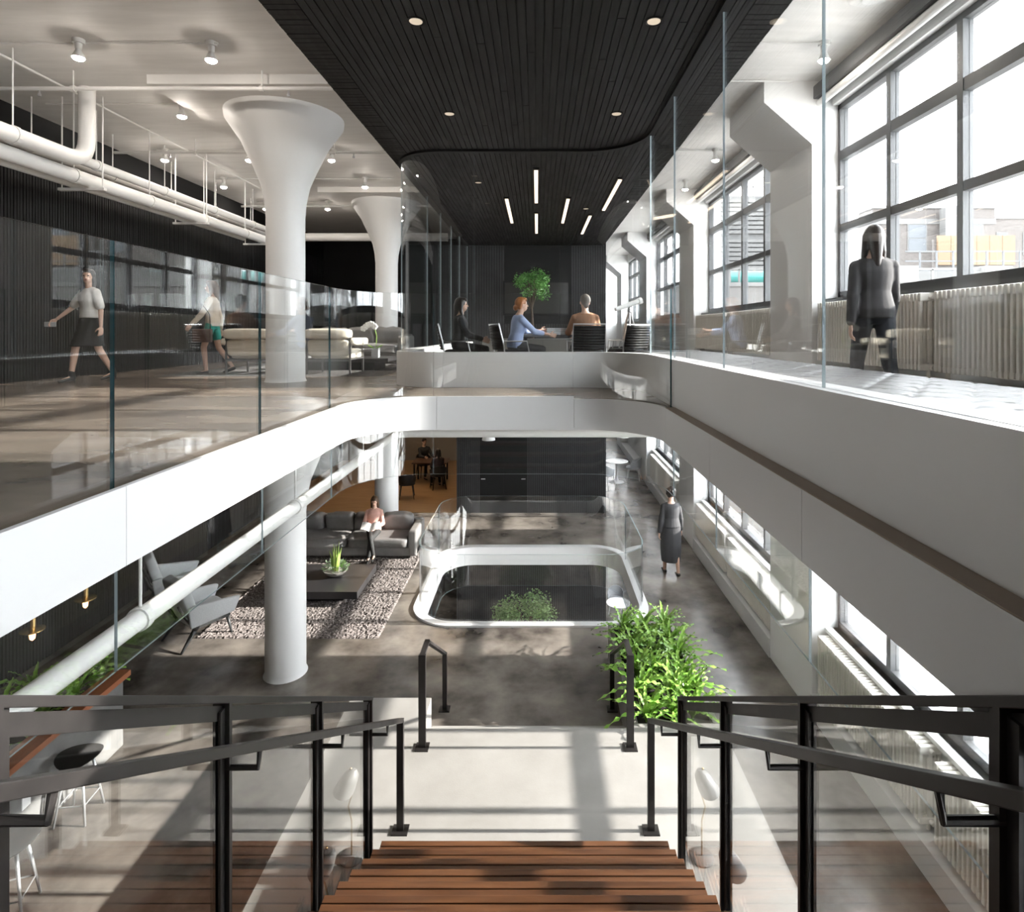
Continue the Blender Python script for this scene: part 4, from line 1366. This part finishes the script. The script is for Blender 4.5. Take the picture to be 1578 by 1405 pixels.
for k in range(4):
    t = thing('book', f"large pale book in the stack on the table in the glass room, {('bottom', 'second', 'third', 'top')[k]} of four", 'book', (.42, 9.95, .72 + k * .028), .04 * (k % 2), 'books stacked on the glass room table')
    MB().box((-.27, -.18, 0), (.27, .18, .004)).build('cover', mat(f'bookc{k % 2}', ((.5, .47, .42), (.33, .31, .3))[k % 2], .5), t)
    MB().box((-.262, -.172, .004), (.266, .172, .024)).build('pages', WHITE, t)
    MB().box((-.27, -.18, .024), (.27, .18, .028)).build('cover', mat(f'bookc{k % 2}', ((.5, .47, .42), (.33, .31, .3))[k % 2], .5), t)
t = thing('telescope', 'white telescope on a tripod at the right inside the glass room', 'telescope', (1.72, 10.9, 0))
MB().tube([(-.28, -.1, 1.18), (.18, .08, 1.34)], [.04, .05], 14).build('tube', WHITE, t, smooth=40)
MB().tube([(.18, .08, 1.34), (.24, .10, 1.36)], .062, 14).build('dew_shield', WHITE, t, smooth=40)
MB().lathe([(.03, 1.10), (.045, 1.14), (.03, 1.22)], n=12).build('mount', CHROME, t)
for k in range(3):
    a = k * 2.094 + .4
    MB().tube([(.02 * math.cos(a), .02 * math.sin(a), 1.12), (.36 * math.cos(a), .36 * math.sin(a), 0)], [.02, .014], 8).build('leg', CHROME, t)
t = thing('cabinet', 'low grey cabinet behind the people in the glass room', 'cabinet', (-.2, 12.4, 0))
MB().box((-.95, -.25, .05), (.95, .25, .62)).build('body', mat('cabinet_grey', (.10, .10, .095), .4), t, bevel=.005)
for k in range(3):
    MB().box((-.93 + k * .625, -.268, .08), (-.32 + k * .625, -.25, .60)).build('door', mat('cabinet_door', (.13, .13, .12), .35), t)
t = thing('wall_screen', 'dim framed screen on the dark back wall of the glass room', 'screen', (0, YB - .03, 1.7))
MB().box((-1.0, -.03, -.45), (.95, .02, .55)).build('frame', BLACK, t)
MB().box((-.95, -.04, -.40), (.90, -.03, .50)).build('glass', mat('screen_glass', (.05, .05, .048), .08), t)

def shell_chair(label, loc, rz, group, shell, legm, h=.45):
    t = thing('shell_chair', label, 'chair', loc, rz, group)
    m = MB()
    n = 14
    rings = []
    for k in range(n + 1):
        a = deg(-200 + 220 * k / n)
        zz = .62 + .20 * (.5 + .5 * math.cos(deg(-90) - a)) ** 2
        rings.append([V((r_ * math.cos(a), r_ * math.sin(a), z)) for r_, z in ((.25, h), (.285, (h + zz) / 2), (.29, zz), (.265, zz), (.26, (h + zz) / 2), (.225, h))])
    m.loft(rings)
    m.build('backrest', shell, t, smooth=40)
    cushion(t, 'seat', (0, .02, h), (.50, .50, .09), (0, 0, 0), shell, .6, 0)
    for x in (-1, 1):
        for y in (-1, 1):
            MB().tube([(x * .17, y * .17, h - .03), (x * .23, y * .23, 0)], [.02, .012], 8).build('leg', legm, t)
    for s in (-1, 1):
        MB().bar((s * .19, -.19, h - .05), (s * .19, .19, h - .05), .02, .03).build('rail', legm, t)
    return t
BLK = mat('black_shell', (.015, .015, .016), .5)
shell_chair('dark dining chair under the long haired person in the back room', (-3.35, 19.72, LOW), deg(22), 'dark chairs in the back room', BLK, BLACK, .47)
shell_chair('dark dining chair left of the back room table', (-4.15, 18.6, LOW), deg(10), 'dark chairs in the back room', BLK, BLACK, .47)
shell_chair('dark dining chair under the person facing the camera in the back room', (-4.15, 21.4, LOW), deg(215), 'dark chairs in the back room', BLK, BLACK, .47)
t = thing('dining_table', 'dark dining table in the warm lit back room', 'table', (-3.75, 20.6, LOW))
MB().box((-.6, -.4, .72), (.6, .4, .76)).build('top', mat('brown_top', (.10, .05, .03), .3), t)
for x in (-.52, .52):
    for y in (-.33, .33):
        MB().bar((x, y, 0), (x, y, .72), .05, .05).build('leg', BLACK, t)
def tulip(label, loc):
    t = thing('tulip_table', label, 'table', loc)
    MB().lathe([(.02, .70), (.36, .715), (.40, .73), (.40, .742), (.38, .748)], n=40).build('top', MARBLE, t, smooth=30)
    MB().lathe([(.27, 0), (.265, .012), (.12, .04), (.05, .12), (.035, .35), (.05, .62), (.12, .70)], n=30).build('pedestal', SATIN, t, smooth=40)
    return t
tulip('round marble topped pedestal table at the end of the lower corridor', (2.80, 20.6, LOW))
tulip('round marble topped pedestal table seen down through the floor opening', (2.72, 19.6, BASE))
WLEG = mat('white_legs', (.8, .8, .79), .35)
GSH = mat('grey_shell', (.42, .43, .45), .6)
shell_chair('grey shell chair with white legs right of the marble table', (3.45, 20.9, LOW), deg(75), 'grey chairs at the marble tables', GSH, WLEG)
shell_chair('grey shell chair with white legs left of the marble table, near the dark wall', (2.35, 19.9, LOW), deg(-40), 'grey chairs at the marble tables', GSH, WLEG)
shell_chair('grey shell chair beside the marble table below the floor opening', (2.75, 20.5, BASE), deg(170), 'grey chairs at the marble tables', GSH, WLEG)

def stool(label, loc, rz, sm, lm):
    t = thing('counter_stool', label, 'stool', loc, rz, 'stools at the red wood counter')
    h = .66
    rings = []
    m = MB()
    N = 26
    def sz(x, y):
        return h + .9 * max(0, y - .05) ** 2 * 1.2 + .35 * x * x * 0
    for (r_, dz) in ((.02, -.022), (.15, -.02), (.20, -.008), (.205, .004), (.19, .014), (.02, .006)):
        rings.append([V((r_ * 1.08 * math.cos(2 * PI * k / N), r_ * math.sin(2 * PI * k / N), h + dz + .05 * math.cos(2 * 2 * PI * k / N) * (r_ / .2) ** 2 * .35)) for k in range(N)])
    m.loft(rings)
    m.build('seat', sm, t, smooth=50)
    pts = []
    for k in range(4):
        a = PI / 4 + k * PI / 2
        c, s = math.cos(a), math.sin(a)
        MB().tube([(.11 * c, .11 * s, h - .015), (.225 * c, .225 * s, 0)], [.017, .012], 10).build('leg', lm, t, smooth=True)
        pts.append((.19 * c, .19 * s, .20))
    for k in range(4):
        MB().tube([pts[k], pts[(k + 1) % 4]], .007, 6).build('stretcher', lm, t)
    return t
STL = mat('pale_steel', (.50, .51, .52), .30, metal=.7)
stool('pale steel stool at the bottom left corner in front of the counter', (-4.80, 5.32, LOW), .3, STL, STL)
stool('black seated stool pushed up to the concrete counter wall', (-5.02, 6.4, LOW), .1, BLACK, STL)

# lamps standing beside the stairs
def cobra(label, loc, rz, h):
    t = thing('table_lamp', label, 'lamp', loc, rz, 'grey shaded brass lamps beside the stairs')
    SH = mat('lamp_grey', (.15, .15, .148), .45)
    MB().lathe([(.105, 0), (.105, .012), (.09, .02), (.015, .026)], n=28).build('base', SH, t, smooth=30)
    MB().tube([(0, 0, .02), (0, .0, h * .45), (.03, 0, h * .62), (-.02, 0, h * .84), (0, 0, h * .95)], .007, 8).build('stem', BRASS, t, smooth=True)
    m = MB()
    rings = []
    N = 18
    for i in range(9):
        q = i / 8
        r_ = .055 + .045 * math.sin(q * PI * .5)
        if i == 0: r_ = .02
        if i == 1: r_ = .045
        ax = V((.10 * (q - .25), 0, h - .20 * (q - .25)))
        rings.append([ax + V((r_ * math.cos(2 * PI * k / N) * .85, r_ * math.sin(2 * PI * k / N), r_ * math.cos(2 * PI * k / N) * .25)) for k in range(N)])
    m.loft(rings)
    m.build('shade', SH, t, smooth=50)
    m = MB(); m.ell((.008, 0, h + .055), (.012, .012, .012), 8); m.build('knob', BRASS, t, smooth=True)
    return t
cobra('grey shaded brass lamp left of the stairs, beside the end post of the guard', (-1.66, 5.22, LD), PI, .74)
cobra('grey shaded brass lamp left of the stairs, nearer the camera', (-1.66, 4.62, LD), PI - .3, .56)
cobra('grey shaded brass lamp right of the stairs, beside the end post of the guard', (1.47, 5.22, LD), 0, .74)
cobra('grey shaded brass lamp right of the stairs, nearer the camera', (1.50, 4.62, LD), .3, .56)

# ---------------------------------------------------------------- trees
def tree(label, loc, zt, crown, nl, seed, leaf=.055, mt=LEAF2, nbr=17, trunk=.05):
    t = thing('tree', label, 'tree', loc)
    r = random.Random(seed)
    BK = mat('bark', (.10, .075, .055), .8)
    MB().tube([(0, 0, 0), (.03, .02, zt * .5), (0, 0, zt)], [trunk, trunk * .8, trunk * .5], 8).build('trunk', BK, t, smooth=True)
    MB().lathe([(.22, 0), (.28, .42), (.26, .42), (.24, .36)], n=24).build('pot', GREYPL, t, smooth=30)
    m = MB()
    lobes = []
    for k in range(nbr):
        a = r.uniform(0, 6.28); e = r.uniform(-.5, 1.2)
        p = V((crown[1] * .75 * math.cos(a) * math.cos(e), crown[1] * .75 * math.sin(a) * math.cos(e), crown[0] + crown[2] * .7 * math.sin(e)))
        lobes.append((p, r.uniform(.3, .5) * crown[1]))
        MB().tube([(0, 0, zt * .9), tuple(V((0, 0, crown[0])) * .5 + p * .5), tuple(p)], [trunk * .5, trunk * .3, .006], 6).build('branch', BK, t)
    vs, fs = [], []
    for k in range(nl):
        c, R_ = lobes[r.randrange(len(lobes))]
        v = V((r.gauss(0, 1), r.gauss(0, 1), r.gauss(0, .8)))
        p = c + v.normalized() * R_ * r.random() ** .4
        d = V((r.gauss(0, 1), r.gauss(0, 1), r.gauss(-.2, .6))).normalized()
        w = d.cross(V((r.gauss(0, 1), r.gauss(0, 1), r.gauss(0, 1)))).normalized()
        l = leaf * r.uniform(.7, 1.3)
        m.add([p, p + d * l * .5 + w * l * .32, p + d * l, p + d * l * .5 - w * l * .32], [(0, 1, 2, 3)])
    m.build('foliage', mt, t, kind='stuff', nrm=False)
    return t
tree('leafy green tree rising from the level below in the floor opening', (-.25, 13.2, BASE), 3.0, (3.25, .72, .62), 3600, 11, .06)
tree('feathery green indoor tree at the back of the glass room', (-.15, 15.6, 0), 1.5, (1.95, .50, .50), 3000, 12, .05, mat('indoor_tree', (.05, .19, .03), .5, col2=(.12, .30, .06), scale=6))

# ---------------------------------------------------------------- outside
def ext(name, label, cat, loc):
    return thing(name, label, cat, loc)
BRICK = mat('pale_brick', (.055, .048, .044), .8, col2=(.092, .082, .076), scale=2.2, stretch=(1, 1, 5), detail=8)
BRICK2 = mat('white_brick', (.085, .08, .076), .8, col2=(.105, .10, .096), scale=2.2, stretch=(1, 1, 5), detail=8)
STONE = mat('pale_stone', (.105, .103, .10), .7)
RAILM = mat('rail_grey', (.075, .077, .08), .5)
WPANE = mat('far_pane', (.05, .056, .063), .25)
g = root('floor.006')
MB().box((4.6, -60, -14.5), (160, 160, -14)).build('yard', mat('yard', (.55, .54, .52), .9), g)
def far_window(m_par, x, z, w, h, y):
    f = MB().box((x - w / 2, y - .06, z), (x + w / 2, y + .02, z + h)).build('window', STONE, m_par)
    for k in range(2):
        zz = z + .08 + k * (h - .08) / 2
        MB().box((x - w / 2 + .1, y - .09, zz), (x + w / 2 - .1, y - .055, zz + (h - .24) / 2)).build('pane', WPANE, f)
def facade(label, x0, x1, y, z0, z1, wins, dep=8, mt=BRICK, band=None):
    t = ext('brick_building', label, 'building', (0, 0, 0))
    MB().box((x0, y, z0), (x1, y + dep, z1)).build('wall', mt, t)
    MB().box((x0 - .15, y - .15, z1), (x1 + .15, y + dep, z1 + .3)).build('coping', STONE, t)
    if band:
        MB().box((x0 - .05, y - .1, band), (x1 + .05, y, band + .55)).build('stone_band', STONE, t)
    for x, z, w, h in wins:
        far_window(t, x, z, w, h, y)
    return t
# X = (px-828)/900*Y ; Z = (511-py)/900*Y + .77
facade('brick penthouse block with a white stone band seen through the nearest window', 34.5, 47, 60, -14, 13.4,
       [(39, 8.9, 2.0, 2.9), (44.8, 8.9, 2.0, 2.9), (36.2, 4.2, 2.0, 2.9), (44.8, 3.6, 2.0, 2.9)], 14, BRICK, 11.8)
facade('long brick building rising at the far right behind the timber hoarding', 50, 72, 66, -14, 13.5, [(52.5 + 3 * k, 9.4, 1.3, 2.6) for k in range(6)], 10, BRICK)
t = ext('drain_stack', 'white vent stack in front of the brick penthouse', 'pipe', (41.3, 58.8, 0))
MB((41.3, 58.8, 0)).box((40.9, 58.5, -14), (42.0, 59.4, 13.2)).build('stack', STONE, t)
t = ext('timber_hoarding', 'orange timber hoarding on the roof beyond the nearest window', 'hoarding', (35, 47.5, 0))
for k in range(6):
    MB((35, 47.5, 0)).box((32.6 + k * 1.05, 47.5, 6.2), (33.62 + k * 1.05, 47.7, 8.6)).build('board', mat('hoarding_ply', (.125, .08, .045), .7), t)
MB((35, 47.5, 0)).box((32.4, 47.72, -14), (39.2, 47.95, 8.3)).build('backing_wall', BRICK, t)
t = ext('roof_railing', 'grey steel railing in front of the timber hoarding', 'railing', (30, 42, 0))
for k in range(9):
    MB((30, 42, 0)).box((27.5 + k * 1.2, 42, 4.4), (27.6 + k * 1.2, 42.1, 6.6)).build('post', RAILM, t)
for z in (5.1, 5.8, 6.5):
    MB((30, 42, 0)).box((26.5, 42.02, z), (39, 42.08, z + .09)).build('rail', RAILM, t)
t = ext('roof_duct', 'pale horizontal roof duct running behind the parapet', 'duct', (28, 38, 0))
MB((28, 38, 0)).box((18, 38, 3.9), (42, 39.2, 4.7)).build('duct', STONE, t)
MB((28, 38, 0)).box((18, 37.9, 3.2), (42, 38.4, 3.6)).build('rail', RAILM, t)
t = ext('parapet', 'pale brick parapet with stone piers and an open rail across the courtyard', 'parapet', (22, 30, 0))
o = (22, 30, 0)
MB(o).box((8, 30, -14), (40, 30.6, 3.1)).build('wall', BRICK2, t)
MB(o).box((8, 29.9, 3.1), (40, 30.7, 3.3)).build('coping', STONE, t)
for k in range(6):
    x = 9.2 + k * 4.8
    MB(o).box((x - .7, 29.85, 3.3), (x + .7, 30.65, 4.15)).build('pier', STONE, t)
for k in range(16):
    MB(o).box((8.4 + k * 2, 30.2, 3.3), (8.5 + k * 2, 30.3, 4.0)).build('post', STONE, t)
MB(o).box((8, 30.2, 3.95), (40, 30.3, 4.07)).build('rail', STONE, t)
t = ext('cooling_tower', 'louvred grey cooling tower with a roof rail seen through the second window', 'cooling tower', (19.5, 55, 0))
o = (19.5, 55, 0)
MB(o).box((16.2, 55.2, -14), (22.5, 60, 13.6)).build('body', mat('tower_grey', (.08, .08, .08), .6), t)
for k in range(18):
    if k == 9:
        continue
    for x in (16.4, 19.5):
        MB(o).box((x, 54.9, 5.8 + k * .42), (x + 2.8, 55.25, 6.1 + k * .42)).build('louvre', STONE, t)
for k in range(7):
    MB(o).box((16.2 + k * 1.03, 55.1, 13.6), (16.28 + k * 1.03, 55.2, 15.4)).build('post', RAILM, t)
for z in (14.4, 15.3):
    MB(o).box((16.2, 55.1, z), (22.5, 55.2, z + .08)).build('rail', RAILM, t)
t = ext('roof_rail', 'yellow safety rail below the cooling tower', 'railing', (19, 48, 0))
for k in range(8):
    MB((19, 48, 0)).box((13 + k * 1.6, 48, 4.6), (13.1 + k * 1.6, 48.1, 6.0)).build('post', mat('yellow', (.25, .20, .06), .5), t)
for z in (5.2, 5.9):
    MB((19, 48, 0)).box((12, 48, z), (25, 48.08, z + .1)).build('rail', mat('yellow'), t)
t = ext('teal_pipe', 'thick teal pipe along the roof below the cooling tower', 'pipe', (18, 44, 0))
MB((18, 44, 0)).tube([(12, 44, 4.9), (25, 44, 4.9)], .45, 14).build('run', mat('teal', (.04, .18, .165), .4), t, smooth=40)
for x in (14, 18, 22):
    MB((18, 44, 0)).box((x - .2, 43.6, -14), (x + .2, 44.4, 4.6)).build('support', STONE, t)
facade('low white brick wing under the teal pipe', 8, 30, 46, -14, 4.3, [], 3, BRICK2)
facade('pale brick neighbour beyond the far windows', 5.5, 16, 72, -14, 11, [(8 + 2.6 * k, 6, 1.4, 2.4) for k in range(3)], 8, BRICK)
